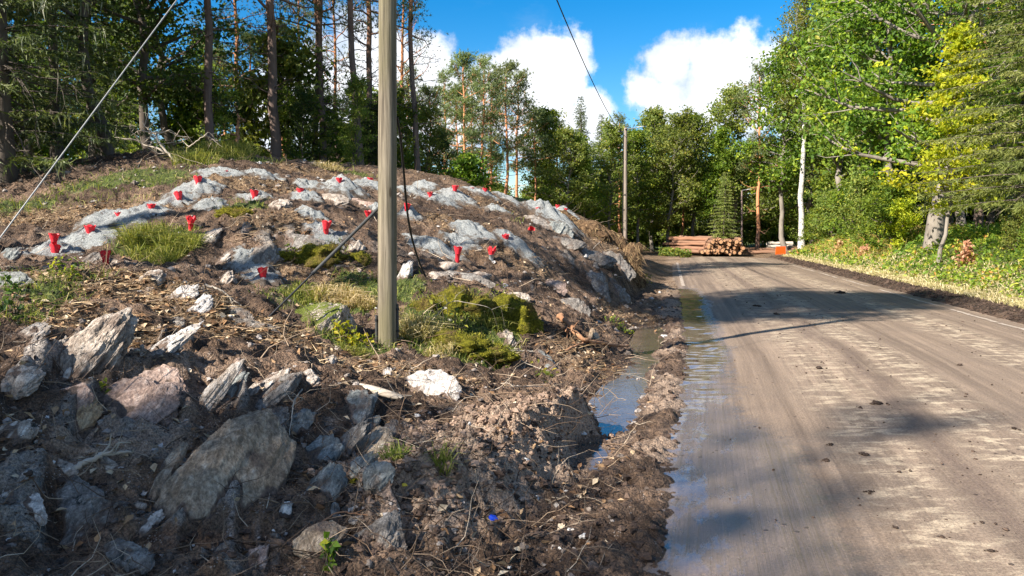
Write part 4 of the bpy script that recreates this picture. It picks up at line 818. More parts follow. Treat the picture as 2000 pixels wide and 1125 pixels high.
LM = {
 'oak': leaf_mat('oak_leaves', [(0, (0.042, 0.080, 0.012)), (0.45, (0.11, 0.175, 0.022)), (0.8, (0.23, 0.29, 0.03)), (1, (0.42, 0.40, 0.04))], 0.45),
 'oak_yellow': leaf_mat('yellowing_oak_leaves', [(0, (0.14, 0.21, 0.02)), (0.5, (0.36, 0.39, 0.025)), (1, (0.60, 0.52, 0.035))], 0.5),
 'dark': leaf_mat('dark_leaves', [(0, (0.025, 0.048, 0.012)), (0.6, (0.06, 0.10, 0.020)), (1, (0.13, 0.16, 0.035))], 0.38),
 'olive': leaf_mat('olive_leaves', [(0, (0.080, 0.122, 0.028)), (0.5, (0.175, 0.228, 0.046)), (0.85, (0.29, 0.305, 0.06)), (1, (0.42, 0.33, 0.07))], 0.44),
 'birch': leaf_mat('birch_leaves', [(0, (0.09, 0.13, 0.025)), (0.6, (0.20, 0.23, 0.04)), (1, (0.40, 0.33, 0.05))], 0.45),
 'pine': leaf_mat('pine_needles', [(0, (0.085, 0.115, 0.05)), (0.6, (0.17, 0.205, 0.085)), (1, (0.29, 0.31, 0.13))], 0.35, 0.5),
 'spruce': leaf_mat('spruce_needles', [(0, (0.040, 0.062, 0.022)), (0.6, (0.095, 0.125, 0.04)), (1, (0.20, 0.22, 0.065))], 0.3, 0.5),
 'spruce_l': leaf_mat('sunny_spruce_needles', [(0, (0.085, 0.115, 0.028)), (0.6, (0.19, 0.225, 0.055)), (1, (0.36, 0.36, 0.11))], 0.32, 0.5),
 'lichen': leaf_mat('hanging_lichen', [(0, (0.14, 0.16, 0.10)), (0.6, (0.27, 0.29, 0.19)), (1, (0.44, 0.44, 0.32))], 0.3, 0.7),
}
def wob(r_, n, amp): return np.cumsum(r_.normal(size=(n, 2)), 0) * amp / math.sqrt(n)
class Tree:
    def __init__(s, seed): s.r = np.random.RandomState(seed); s.wood = MB(); s.crown = MB()
    def trunk(s, h, r0, sway=0.2, lean=(0, 0), n=16, sides=10, flare=0.35, taper=0.8):
        t = np.linspace(0, 1, n); w = wob(s.r, n, sway); w -= w[0]
        P = np.stack([w[:, 0] + lean[0] * t, w[:, 1] + lean[1] * t, h * t], 1); rad = r0 * ((1 - taper * t) + flare * np.exp(-t * h / 0.35)); rad[-1] = r0 * 0.04
        P[0, 2] = -0.35; s.wood.add(*tube(P, rad, sides)); s.P = P; s.rad = rad; s.h = h; return s
    def on(s, t): return np.array([np.interp(t, np.linspace(0, 1, len(s.P)), s.P[:, k]) for k in range(3)])
    def rat(s, t): return np.interp(t, np.linspace(0, 1, len(s.P)), s.rad)
    def limb(s, p, d, L, r0, n=6, up=0.2, wig=0.18, sides=5):
        P = [p]; d = d / np.linalg.norm(d)
        for k in range(n):
            d = d + s.r.normal(size=3) * wig + np.array([0, 0, up / n * 2]); d /= np.linalg.norm(d); P.append(P[-1] + d * L / n)
        P = np.array(P); s.wood.add(*tube(P, np.linspace(r0, r0 * 0.22, n + 1), sides)); return P
    def leafclump(s, C, n, rad, L, flat=0.5, bias=0.5, mi=0, lo=0.0, hi=1.0, width=0.62):
        C = np.asarray(C); m = len(C); base = np.repeat(C, n, 0); sh = np.repeat(s.r.uniform(lo, hi, m), n) * 0.55
        pos = base + s.r.normal(size=(m * n, 3)) * np.array([1, 1, flat]) * np.repeat(np.broadcast_to(rad, (m,)), n)[:, None] * 0.6
        V, F = leaves(s.r, pos, L * s.r.uniform(0.6, 1.25, m * n), bias, width)
        s.crown.add(V, F, np.repeat(np.clip(sh + s.r.uniform(lo, hi, m * n) * 0.45, 0, 1), 4), mi)
    def mesh(s, wm, cm): return (s.wood.mesh('trunk', wm), s.crown.mesh('crown', cm, smooth=False))
def broadleaf(seed, h, r0, lo, spread, nl, nsub, nleaf, L, mats, wm, lean=(0, 0), sway=0.3, prof='round', yellow=0.0, rad=0.45, twigs=True, elev=(0.25, 1.0), flat=0.5):
    T = Tree(seed).trunk(h, r0, sway, lean); r = T.r; C = []; az = r.uniform(0, 6)
    for i in range(nl):
        t = lo + (0.98 - lo) * ((i + r.uniform(0, 1)) / nl); az += 2.399 + r.normal() * 0.3; q = (t - lo) / (1 - lo)
        pl = {'round': math.sqrt(max(0.05, 1 - (q - 0.35) ** 2 / 0.45)), 'cone': 1.05 - 0.9 * q, 'top': 0.35 + 0.75 * math.sin(math.pi * min(1, q * 0.9 + 0.1))}[prof]
        ln = spread * pl * r.uniform(0.65, 1.15); e = elev[0] + (elev[1] - elev[0]) * q + r.normal() * 0.12
        d = np.array([math.cos(az) * math.cos(e), math.sin(az) * math.cos(e), math.sin(e)])
        P = T.limb(T.on(t), d, ln, T.rat(t) * 0.5 + 0.008, 6, 0.12, 0.16)
        C.append(P[-1])
        for k in range(nsub):
            s_ = r.uniform(0.3, 1.0); j = int(s_ * 5); p = P[j] + (P[j + 1] - P[j]) * r.uniform(0, 1); dd = unit((P[j + 1] - P[j])[None])[0] * 0.6 + r.normal(size=3) * np.array([0.7, 0.7, 0.35]); l2 = ln * r.uniform(0.2, 0.42)
            if twigs: Q = T.limb(p, dd, l2, 0.012 + 0.004 * ln, 3, 0.1, 0.2, 3); C += [Q[-1], Q[2], Q[1]]
            else: Q = p + unit(dd[None])[0] * l2; C += [Q]
    C = np.array(C); m = r.rand(len(C)) < yellow
    T.leafclump(C[~m], nleaf, rad * r.uniform(0.6, 1.3, (~m).sum()), L, flat)
    if m.any(): T.leafclump(C[m], nleaf, rad * r.uniform(0.6, 1.2, m.sum()), L, flat, mi=1)
    return T.mesh(wm, mats)
def pine(seed, h, r0, lo, spread, nl, tufts, wm=None, dead=10, lean=(0, 0), nb=9, bl=0.15, bw=0.022, mats=None, sway=0.18):
    T = Tree(seed).trunk(h, r0, sway, lean, taper=0.75); r = T.r; C = []; D0 = []; az = 0
    for i in range(dead):
        t = r.uniform(0.12, max(lo, 0.3)); az += 2.4; d = np.array([math.cos(az), math.sin(az), r.uniform(-0.15, 0.35)]); P = T.limb(T.on(t), d, r.uniform(0.5, 1.8), 0.018, 6, 0.05, 0.22, 4)
        for k in range(3): T.limb(P[r.randint(2, 6)], d + r.normal(size=3) * 0.8, r.uniform(0.2, 0.6), 0.008, 3, 0, 0.25, 3)
    for i in range(nl):
        q = (i + r.rand()) / nl; t = lo + (0.99 - lo) * q; az += 2.399 + r.normal() * 0.4; ln = spread * (0.45 + 0.75 * math.sin(math.pi * min(1, 0.18 + 0.78 * q))) * r.uniform(0.55, 1.15) * (1.0 if q < 0.85 else 0.7)
        e = -0.1 + 0.9 * q + r.normal() * 0.15; d = np.array([math.cos(az) * math.cos(e), math.sin(az) * math.cos(e), math.sin(e)]); P = T.limb(T.on(t), d, ln, T.rat(t) * 0.35 + 0.01, 6, 0.15, 0.2)
        for k in range(7):
            j = r.randint(2, 6); p = P[j] + (P[min(j + 1, 6)] - P[j]) * r.rand(); dd = unit((P[j] - P[j - 1])[None])[0] * 0.5 + r.normal(size=3) * np.array([0.7, 0.7, 0.4]) + np.array([0, 0, 0.2]); Q = T.limb(p, dd, ln * r.uniform(0.16, 0.34), 0.012, 3, 0.2, 0.2, 3); C += [Q[-1], Q[2]]; D0 += [dd, dd]
        C.append(P[-1]); D0.append(d)
    C = np.array(C); m = len(C); n = max(1, tufts // m); base = np.repeat(C, n, 0) + r.normal(size=(m * n, 3)) * np.array([0.22, 0.22, 0.10]); sh = np.repeat(r.uniform(0, 0.55, m), n)
    P = np.repeat(base, nb, 0); D = unit(r.normal(size=(len(P), 3)) + np.array([0, 0, 0.55])); V, F = spikes(r, P - D * 0.02, D, bl * r.uniform(0.6, 1.2, len(P)), bw)
    T.crown.add(V, F, np.repeat(np.clip(np.repeat(sh, nb) + r.uniform(0, 0.45, len(P)), 0, 1), 3))
    return T.mesh(wm or M_BARK_PINE, mats or LM['pine'])
def spruce(seed, h, r0, lo, R0, step, mats, wm=None, lichen=0, twl=0.34, wid=0.035, den=0.11, droop=0.5, bare=8):
    T = Tree(seed).trunk(h, r0, 0.06, n=12, taper=0.92); r = T.r; tw = []; z = lo
    for k in range(bare):
        t = r.uniform(0.08, max(0.1, lo / h + 0.15)); a = r.uniform(0, 6.28); P = T.limb(T.on(t), np.array([math.cos(a), math.sin(a), -0.15]), r.uniform(0.8, 2.2), 0.014, 6, -0.2, 0.2, 4)
        for k2 in range(4): T.limb(P[r.randint(2, 7)], np.array([math.cos(a), math.sin(a), -0.3]) + r.normal(size=3) * 0.7, r.uniform(0.2, 0.7), 0.006, 3, -0.2, 0.3, 3)
    while z < h * 0.99:
        q = z / h; nb = r.randint(5, 8); a0 = r.uniform(0, 6.28)
        for b in range(nb):
            a = a0 + b * 6.283 / nb + r.normal() * 0.2; ln = R0 * (1 - q) ** 0.75 * r.uniform(0.7, 1.12) + 0.12; n = 7
            s = np.linspace(0, 1, n); rx = s * ln; rz = (0.25 * s - droop * s ** 1.6 + 0.28 * droop * s ** 3.2) * ln * (1 if q < 0.8 else 0.2) + (q > 0.8) * 0.5 * s * ln
            P = T.on(q) + np.stack([rx * math.cos(a), rx * math.sin(a), rz], 1); T.wood.add(*tube(P, np.linspace(0.006 + 0.006 * ln, 0.003, n), 3))
            m = max(3, int(ln / den)); u = r.uniform(0.12, 1.0, m); c = np.stack([np.interp(u, s, P[:, k]) for k in range(3)], 1); side = np.where(r.rand(m) < 0.5, 1, -1)[:, None]
            out = np.array([math.cos(a), math.sin(a), 0]); lat = np.array([-math.sin(a), math.cos(a), 0])
            dd = unit(out * 0.75 + lat * side * r.uniform(0.4, 1.1, (m, 1)) + np.array([0, 0, -0.45]) + r.normal(size=(m, 3)) * 0.2)
            L = twl * (0.5 + 0.9 * (1 - u)) * (0.4 + 0.6 * (1 - q)) * r.uniform(0.7, 1.3, m); tw.append(np.concatenate([c, dd, L[:, None], np.full((m, 1), r.uniform(0, 0.5))], 1))
        z += step * r.uniform(0.8, 1.2) * (0.55 + 0.6 * (1 - q))
    A = np.concatenate(tw); c, dd, L, sh = A[:, :3], A[:, 3:6], A[:, 6], A[:, 7]
    # each twig: a brush of needles
    k = 7; f = np.repeat(np.linspace(0.0, 0.85, k)[None], len(c), 0).ravel(); Pn = np.repeat(c, k, 0) + np.repeat(dd * L[:, None], k, 0) * f[:, None]
    Dn = unit(np.repeat(dd, k, 0) * 0.9 + r.normal(size=(len(Pn), 3)) * 0.55 + np.array([0, 0, -0.1])); V, F = spikes(r, Pn, Dn, np.repeat(L, k) * 0.42 * r.uniform(0.7, 1.2, len(Pn)), wid)
    T.crown.add(V, F, np.repeat(np.clip(np.repeat(sh, k) + r.uniform(0, 0.5, len(Pn)), 0, 1), 3))
    if lichen:
        i = r.randint(0, len(c), lichen); p = c[i] + dd[i] * (L[i] * r.rand(lichen))[:, None]; D = unit(np.array([0, 0, -1.0]) + r.normal(size=(lichen, 3)) * 0.16); V, F = spikes(r, p, D, r.uniform(0.08, 0.34, lichen), 0.024); T.crown.add(V, F, np.repeat(r.rand(lichen), 3), 1)
    return T.mesh(wm or M_BARK_DARK, mats)
def plant_tree(name, me, px, Y, label, cat='tree', s=1.0, rz=None, group=None, xy=None, sink=0.0, sz=None):
    x, y = xy if xy else ((px - 1000) / 1510 * Y, Y); z = hz(x, y) - sink
    t = thing(name, label, cat, (x, y, z), tr.uniform(0, 6.28) if rz is None else rz, group); t.scale = (s, s, sz or s)
    link('trunk', me[0], t); link('crown', me[1], t); return t
tr = np.random.RandomState(21)
# prototypes
OAK_BIG = broadleaf(1, 15.5, 0.27, 0.16, 5.4, 46, 9, 20, 0.17, [LM['oak'], LM['oak_yellow']], M_BARK_OAK, (0.3, 0.2), 0.35, 'round', 0.07, 0.5, elev=(0.12, 1.0), flat=0.4)
OAK_YEL = broadleaf(2, 7.5, 0.07, 0.2, 2.3, 22, 6, 17, 0.16, [LM['oak_yellow'], LM['oak_yellow']], M_BARK_OAK, (0.2, -0.2), 0.3, 'cone', 0.2, 0.38, elev=(0.15, 0.9), flat=0.4)
BROAD = [broadleaf(10 + k, 12.0, 0.17, (0.22, 0.3, 0.18, 0.26)[k], (3.6, 3.1, 3.8, 3.0)[k], 34, 7, 13, 0.24, LM[('olive', 'oak', 'olive', 'oak')[k]], M_BARK_OAK, (0.5, 0.2), 0.5, ('round', 'top', 'round', 'cone')[k], 0, 0.55, elev=(0.2, 1.1)) for k in range(4)]
BROAD_LOW = [broadleaf(15 + k, 7.0, 0.08, 0.05, 2.9, 30, 6, 13, 0.26, LM['olive'], M_BARK_OAK, (0.3, 0.2), 0.4, 'round', 0, 0.55, elev=(0.1, 1.1)) for k in range(2)]
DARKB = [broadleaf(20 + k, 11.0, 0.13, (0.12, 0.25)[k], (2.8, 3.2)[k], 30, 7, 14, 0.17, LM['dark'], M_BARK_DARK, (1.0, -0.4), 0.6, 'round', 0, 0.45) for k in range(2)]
BIRCH = broadleaf(30, 18, 0.22, 0.42, 2.6, 34, 8, 12, 0.17, LM['birch'], M_BARK_BIRCH, (0.3, 0), 0.25, 'round', 0, 0.5, elev=(0.5, 1.2))
SAPL = [broadleaf(40 + k, 5.0, 0.045, 0.08, 1.5, 22, 5, 13, 0.13, LM[('olive', 'oak', 'dark')[k]], M_BARK_DARK, (0.3, 0.2), 0.35, 'round', 0, 0.3) for k in range(3)]
BUSH = [broadleaf(50 + k, 2.2, 0.03, 0.04, 1.25, 22, 5, 14, 0.12, LM[('oak', 'olive', 'oak_yellow')[k]], M_BARK_DARK, (0.1, 0.1), 0.2, 'round', 0, 0.26, elev=(0.1, 1.2)) for k in range(3)]
PINES = [pine(60, 15, 0.165, 0.30, 2.4, 34, 2000, dead=26), pine(61, 14, 0.125, 0.34, 2.0, 28, 1700, dead=24), pine(62, 13.5, 0.115, 0.38, 2.1, 26, 1700, dead=22, lean=(0.4, 0.2))]
PINE_FAR = [pine(65, 12, 0.14, 0.42, 2.0, 26, 1500, M_BARK_PINE_R, 8, nb=8, bl=0.24, bw=0.04), pine(66, 11.5, 0.13, 0.5, 1.9, 24, 1500, M_BARK_PINE_R, 8, nb=8, bl=0.24, bw=0.04)]
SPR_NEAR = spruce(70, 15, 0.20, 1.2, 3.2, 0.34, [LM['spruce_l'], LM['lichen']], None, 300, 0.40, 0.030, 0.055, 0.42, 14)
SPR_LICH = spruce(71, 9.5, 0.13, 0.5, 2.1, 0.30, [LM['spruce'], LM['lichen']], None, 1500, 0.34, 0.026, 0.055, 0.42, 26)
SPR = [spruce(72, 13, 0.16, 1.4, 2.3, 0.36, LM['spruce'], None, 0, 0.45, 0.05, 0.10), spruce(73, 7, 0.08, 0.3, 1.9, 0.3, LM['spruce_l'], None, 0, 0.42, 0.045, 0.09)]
# ---- left: the wood on and behind the mound
G1 = 'pines behind the mound'
for (px, Y, k, s, lb) in [(541,24,0,1.0,'thickest pine behind the mound, left of the pole'),(420,22,1,1.0,'thin branchy pine at the left of the mound crest'),(614,27,2,1.0,'left one of two close pines between thickest pine and pole'),(634,26,1,1.05,'right one of two close pines between thickest pine and pole'),
        (708,25,2,1.05,'left pine of the pair just left of the pole'),(728,26.5,1,0.95,'right pine of the pair just left of the pole'),(820,26,2,0.92,'pine right of the pole with its crown against the cloud'),(470,31,1,0.9,'slender pine in the gap left of thickest pine'),(670,33,2,0.85,'slender pine set back between the two pine pairs'),(590,36,1,0.8,'small far pine behind the two close pines'),(785,34,0,0.72,'slender pine half hidden by the pole')]:
    plant_tree('pine_tree', PINES[k], px, Y, lb, s=s, group=G1)
for i, (px, Y, k, s) in enumerate([(405,32,1,.62),(445,36,0,.66),(500,34,1,.70),(560,31,1,.62),(620,38,1,.6),(690,37,1,.6),(752,38,1,.6),(800,40,0,.72),(845,37,1,.62)]):
    plant_tree('pine_tree', PINE_FAR[k], px, Y, f'{ORD[i]} slim far pine from the left seen through the gaps behind the mound', s=s, group='slim far pines behind the mound')
plant_tree('spruce_tree', SPR_LICH, 22, 16.0, 'grey lichen-hung spruce at the left edge of the photo', rz=0.6, s=1.3)
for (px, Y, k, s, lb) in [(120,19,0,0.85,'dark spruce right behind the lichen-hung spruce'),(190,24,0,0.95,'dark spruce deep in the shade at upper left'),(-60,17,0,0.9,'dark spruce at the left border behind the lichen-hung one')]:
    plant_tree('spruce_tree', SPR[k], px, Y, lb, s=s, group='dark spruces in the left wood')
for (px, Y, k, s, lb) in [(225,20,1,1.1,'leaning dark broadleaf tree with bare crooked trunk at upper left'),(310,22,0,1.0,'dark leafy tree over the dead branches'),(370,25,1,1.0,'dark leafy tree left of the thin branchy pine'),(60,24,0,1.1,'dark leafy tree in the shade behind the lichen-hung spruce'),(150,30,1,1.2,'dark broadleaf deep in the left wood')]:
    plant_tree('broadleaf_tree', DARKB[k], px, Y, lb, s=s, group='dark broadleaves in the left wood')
saps = sorted([(a_, b_, c_, d_ * 0.66) for (a_, b_, c_, d_) in [(390,27,0,1.0),(440,23,0,.85),(480,26,2,.9),(515,28,0,.9),(565,25,1,.8),(598,24,2,.75),(650,27,1,.9),(690,23,0,.75),(712,30,2,.95),(742,26,2,.8),(790,26,1,.9),(830,29,0,1.0),(862,31,2,.95)]])
for i, (px, Y, k, s) in enumerate(saps):
    plant_tree('sapling', SAPL[k], px, Y, f'{ORD[i]} leafy sapling from the left along the back of the mound', s=s, group='saplings along the back of the mound')
# ---- middle: the edge of the wood beyond the mound
mid = [('pine_tree',PINE_FAR,0,868,46,.80,'pine'),('pine_tree',PINE_FAR,1,906,45,.92,'pine'),('pine_tree',PINE_FAR,0,942,47,.90,'pine'),('pine_tree',PINE_FAR,1,985,49,.98,'pine'),('pine_tree',PINE_FAR,0,1012,51,.92,'pine'),
 ('pine_tree',PINE_FAR,1,890,52,.85,'pine'),('pine_tree',PINE_FAR,0,962,54,.95,'pine'),('pine_tree',PINE_FAR,1,1042,52,.78,'pine'),('broadleaf_tree',BROAD,1,1075,53,.76,'b'),('broadleaf_tree',BROAD,2,1105,50,.62,'b'),('pine_tree',PINE_FAR,0,925,56,1.0,'pine'),('pine_tree',PINE_FAR,1,1090,58,.80,'pine'),('pine_tree',PINE_FAR,0,1210,60,.85,'pine'),('pine_tree',PINE_FAR,1,1330,64,.92,'pine'),('broadleaf_tree',BROAD,3,1150,53,.66,'b'),('broadleaf_tree',BROAD,0,1190,56,.72,'b'),
 ('broadleaf_tree',BROAD,1,1240,58,.72,'b'),('broadleaf_tree',BROAD,2,1275,62,.88,'b'),('broadleaf_tree',BROAD,0,1305,59,.82,'b'),('broadleaf_tree',BROAD,1,1345,62,.88,'b'),('broadleaf_tree',BROAD,3,1385,60,.78,'b'),('broadleaf_tree',BROAD,2,1438,61,1.02,'b'),('broadleaf_tree',BROAD,1,1535,57,1.15,'b'),
 ('spruce_tree',SPR,0,1132,66,.98,'s'),('spruce_tree',SPR,0,1172,68,.90,'s'),('spruce_tree',SPR,0,1070,68,.82,'s')]
cnt = {}; tot = {}
for m_ in sorted(mid, key=lambda a: a[3]):
    nm, pr, k, px, Y, s, c = m_; cnt[c] = cnt.get(c, -1) + 1
    lb = {'pine': f'{ORD[cnt[c]]} red-trunked pine from the left at the wood edge beyond the mound', 'b': f'{ORD[cnt[c]]} broadleaf from the left in the wood edge beyond mound and logs', 's': f'{ORD[cnt[c]]} pointed spruce top from the left rising above the far wood'}[c]
    plant_tree(nm, pr[k], px, Y, lb, s=s, group={'pine': 'red-trunked pines beyond the mound', 'b': 'broadleaves beyond the mound', 's': 'spruce tops above the far wood'}[c])
for i, (px, Y, k, sc_) in enumerate([(1205,67,2,.62),(1235,70,0,.7),(1262,72,3,.7),(1290,69,1,.66),(1322,72,2,.72),(1352,70,0,.66),(1384,73,3,.7),(1415,71,1,.7),(1450,74,2,.75),(1490,72,0,.7),(1520,75,3,.75)]):
    plant_tree('broadleaf_tree', BROAD_LOW[k % 2], px, Y, f'{ORD[i]} low dim tree from the left in the row behind the log stacks', s=sc_ * 1.5, group='low trees behind the log stacks')
plant_tree('pine_tree', PINE_FAR[0], 1480, 58, 'straight red-trunked pine right of the slim street lamp', s=1.12)
plant_tree('spruce_tree', SPR[1], 1412, 55.5, 'young pale green spruce behind the log stack', s=0.85)
plant_tree('birch_tree', BIRCH, 1565, 54, 'white-trunked birch at the right side of the bend', rz=1.0)
# ---- right: trees above the bank
plant_tree('oak_tree', OAK_BIG, 1822, 27, 'large oak with a stout pale trunk on the right bank', rz=0.4, s=1.05)
plant_tree('young_oak', OAK_YEL, 1832, 24.4, 'young yellowing oak in front of the large oak', rz=2.0, s=0.95)
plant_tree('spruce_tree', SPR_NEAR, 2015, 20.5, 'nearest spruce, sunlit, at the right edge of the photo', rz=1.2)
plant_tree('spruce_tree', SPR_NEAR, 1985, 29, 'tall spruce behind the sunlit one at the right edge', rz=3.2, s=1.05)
plant_tree('pine_tree', PINES[0], 1906, 31, 'red-stemmed pine between the large oak and the right spruces', s=1.0)
for (px, Y, k, s, lb) in [(1645,52,1,1.2,'broadleaf just right of the birch'),(1660,45,3,1.2,'narrow broadleaf second right of the birch'),(1700,39,0,1.15,'broadleaf left of the large oak'),(1745,35,1,1.1,'green broadleaf close behind the large oak on its left'),(1880,36,2,1.2,'broadleaf in the shade behind the large oak'),(1590,60,2,1.3,'tall broadleaf behind the birch')]:
    plant_tree('broadleaf_tree', BROAD[k], px, Y, lb, s=s, group='broadleaves above the right bank')
for (px, Y, k, s, lb) in [(1690,47,0,1.1,'dark spruce behind the broadleaves right of the birch'),(1770,42,0,1.1,'dark spruce behind the large oak'),(1850,34,0,1.0,'dark spruce right behind the large oak trunk'),(1930,38,0,1.1,'dark spruce deep in the shade at right')]:
    plant_tree('spruce_tree', SPR[k], px, Y, lb, s=s, group='spruces above the right bank')
bs = sorted([(1590,49,0,1.0),(1625,45,1,1.1),(1655,41,0,1.2),(1690,36.5,1,1.15),(1718,33.5,0,1.1),(1745,31,0,1.0),(1764,30.5,2,.7),(1985,20.5,1,.45),(2020,18.5,0,.5),(1660,46,1,1.7),(1730,38,0,1.7)])
for i, (px, Y, k, s) in enumerate(bs):
    plant_tree('bush', BUSH[k], px, Y, f'{ORD[i]} leafy bush from the left along the top of right bank', 'bush', s=s, group='bushes on the right bank')
# ---- the depth of the wood
n = 0
for (x0, x1, y0, y1, c) in [(-42, 6, 36, 62, 26), (-8, 30, 66, 92, 24), (22, 52, 40, 84, 22), (-62, -30, 18, 44, 14)]:
    for i in range(c):
        x = tr.uniform(x0, x1); y = tr.uniform(y0, y1)
        if x > 16 and x < XR(y) + 6: x = XR(y) + 6 + tr.uniform(0, 6)
        if y0 == 36 and x / y > -0.12: y = 60 + 0.4 * (y - 36); x = -0.12 * y + (x / 6 + 0.8) * 0.1 * y
        k = tr.rand(); s = tr.uniform(0.75, 1.0)
        nm, me = ('spruce_tree', SPR[0]) if k < 0.35 else (('broadleaf_tree', BROAD[tr.randint(4)]) if k < 0.75 else ('pine_tree', PINE_FAR[tr.randint(2)]))
        zone = 'left of the pole' if x < -8 else ('beyond the log stacks' if x < 24 else 'behind the right bank')
        if y0 == 66: s *= 0.92
        if y0 == 36 and x / y > -0.40: s *= 0.58
        plant_tree(nm, me, 0, 0, f'{nm.split("_")[0]} deep in the wood {zone}, mostly hidden by nearer trees', s=s, xy=(x, y), group=f'{nm.split("_")[0]} trees deep in the wood {zone}')
HIGH_BROAD = broadleaf(85, 18, 0.16, 0.70, 2.6, 26, 8, 18, 0.20, LM['dark'], M_BARK_DARK, (0.3, 0.2), 0.3, 'round', 0, 0.55)
PINE_TALL = [pine(80, 20, 0.19, 0.74, 2.4, 22, 2200, dead=6), pine(81, 20, 0.17, 0.80, 2.0, 18, 1800, dead=5)]
def shade_tree(name, me, tip, h, hm, label, rz=0.0, slim=1.0):
    """a tree of height h (model height hm) whose shadow ends at the ground point tip"""
    L = h / math.tan(SUN_EL); d = Vector((SUN_DIR.x, SUN_DIR.y, 0)).normalized(); q = Vector((*tip, 0)) + d * L
    return plant_tree(name, me, 0, 0, label, s=h / hm * slim, sz=h / hm, xy=(q.x, q.y), rz=rz, group='trees left of and behind the viewpoint')
for i, (nm, me, tip, h, hm, sl, lb) in enumerate([
 ('spruce_tree', SPR[0], (-0.95, 5.5), 10.0, 13, 0.75, 'spruce left behind the viewpoint whose tip shades the soil below the pole'),
 ('spruce_tree', SPR[0], (-2.1, 4.6), 9.0, 13, 0.8, 'spruce left behind the viewpoint shading the slate slabs'),
 ('broadleaf_tree', DARKB[0], (-3.0, 2.9), 9.0, 11, 0.8, 'broadleaf left behind the viewpoint shading the lower slope'),
 ('spruce_tree', SPR[0], (-1.0, 4.0), 10.0, 13, 0.7, 'spruce behind the viewpoint shading the foot of the slope'),
 ('pine_tree', PINE_TALL[1], (2.35, 5.7), 17.0, 20, 0.6, 'tall pine behind the viewpoint shading the near lane'),
 ('spruce_tree', SPR[0], (0.6, 3.9), 11.0, 13, 0.6, 'spruce behind the viewpoint shading the ditch in front'),
 ('broadleaf_tree', DARKB[1], (-3.5, 3.0), 10.5, 11, 0.75, 'dense broadleaf behind the viewpoint shading the slate slabs'),
 ('broadleaf_tree', DARKB[0], (-3.9, 3.4), 10.0, 11, 0.8, 'dense broadleaf left of the view shading the largest boulder'),
 ('broadleaf_tree', DARKB[1], (-1.9, 3.2), 11.5, 11, 0.7, 'dense broadleaf behind the viewpoint shading the foot of the ridge'),
 ('broadleaf_tree', DARKB[0], (-0.6, 3.2), 12.0, 11, 0.7, 'dense broadleaf behind the viewpoint shading the ditch mud'),
 ('broadleaf_tree', HIGH_BROAD, (8.4, 18.6), 19.0, 18, 0.9, 'high-crowned broadleaf left of the view shading the far road'),
 ('broadleaf_tree', HIGH_BROAD, (6.2, 18.6), 18.0, 18, 0.8, 'second high-crowned broadleaf left of the view shading the far road'),
 ('pine_tree', PINE_TALL[0], (8.6, 19.2), 20.0, 20, 1.0, 'tall high-crowned pine left of the view shading the far road'),
 ('pine_tree', PINE_TALL[1], (6.2, 16.8), 20.5, 20, 0.9, 'second tall high-crowned pine left of the view shading the far road'),
 ('pine_tree', PINE_TALL[0], (6.4, 20.6), 19.0, 20, 0.85, 'third tall high-crowned pine left of the view shading the far road')]): shade_tree(nm, me, tip, h, hm, lb, 1.3 * i, sl)
for (x, y, nm, me, s, lb) in [(-17, 13, 'spruce_tree', SPR[0], 1.0, 'spruce left of the view beside the mound'), (-20, 10, 'pine_tree', PINES[0], 1.0, 'pine left of the view shading the left wood'),
        (-24, 18, 'spruce_tree', SPR[0], 1.1, 'spruce left of the view deep in the wood')]:
    plant_tree(nm, me, 0, 0, lb, s=s, xy=(x, y), group='trees left of and behind the viewpoint')
# undergrowth between the trunks
ub = []
for (x0, x1, y0, y1, c) in [(-22, 2, 25, 44, 30), (-4, 16, 50, 72, 26), (14, 40, 58, 80, 16), (-10, 34, 74, 96, 26), (17, 34, 34, 58, 14)]:
    for i in range(c): ub.append((tr.uniform(x0, x1), tr.uniform(y0, y1)))
for (x, y) in ub:
    if x > XL(y) - 1 and x < XR(y) + 3: x = XR(y) + tr.uniform(4, 9)
    if 50 < y < 60 and 6 < x < 18: y += 10
    if -0.13 < x / y < 0.18 and y < 54: x, y = x * 1.45, y * 1.45
    if 0.125 < x / y < 0.165 and y < 56: x -= 2.5
    zone = 'left of the far lamp pole' if x / y < 0.14 else ('behind the log stacks' if x / y < 0.33 else 'beyond the birch')
    plant_tree('bush', BUSH[tr.randint(2)], 0, 0, f'dim understorey bush among the trunks {zone}', 'bush', s=tr.uniform(0.9, 1.9), xy=(x, y), group=f'understorey bushes {zone}')
# distant wooded rise
def far_rise():
    a = np.linspace(-1.2, 1.2, 90)[None]; q = np.linspace(0, 1, 14)[:, None]; rad = 120 + 160 * q
    X = np.sin(a) * rad; Y = np.cos(a) * rad; Z = 9.5 * np.sin(np.clip(q * 1.4, 0, 1) * math.pi / 2) * (0.8 + 0.35 * fbm(X * 0.02, Y * 0.02, 0, 3)) - 0.5 * (1 - q)
    V = np.stack([X, Y, Z], -1).reshape(-1, 3); i = np.arange(13)[:, None] * 90 + np.arange(89)[None]; F = np.stack([i, i + 1, i + 91, i + 90], -1).reshape(-1, 4)
    g = G('far_wood_floor'); n = g.noise(g.pos(), 0.8, 6, 0.7); m = g.fin(g.pbr(g.mix(n, (0.012, 0.02, 0.008), (0.05, 0.065, 0.02)), 1.0, g.bump(n, 1.0, 1.5)))
    tag(MB().add(V, F).build('hills', m), kind='structure')
far_rise()
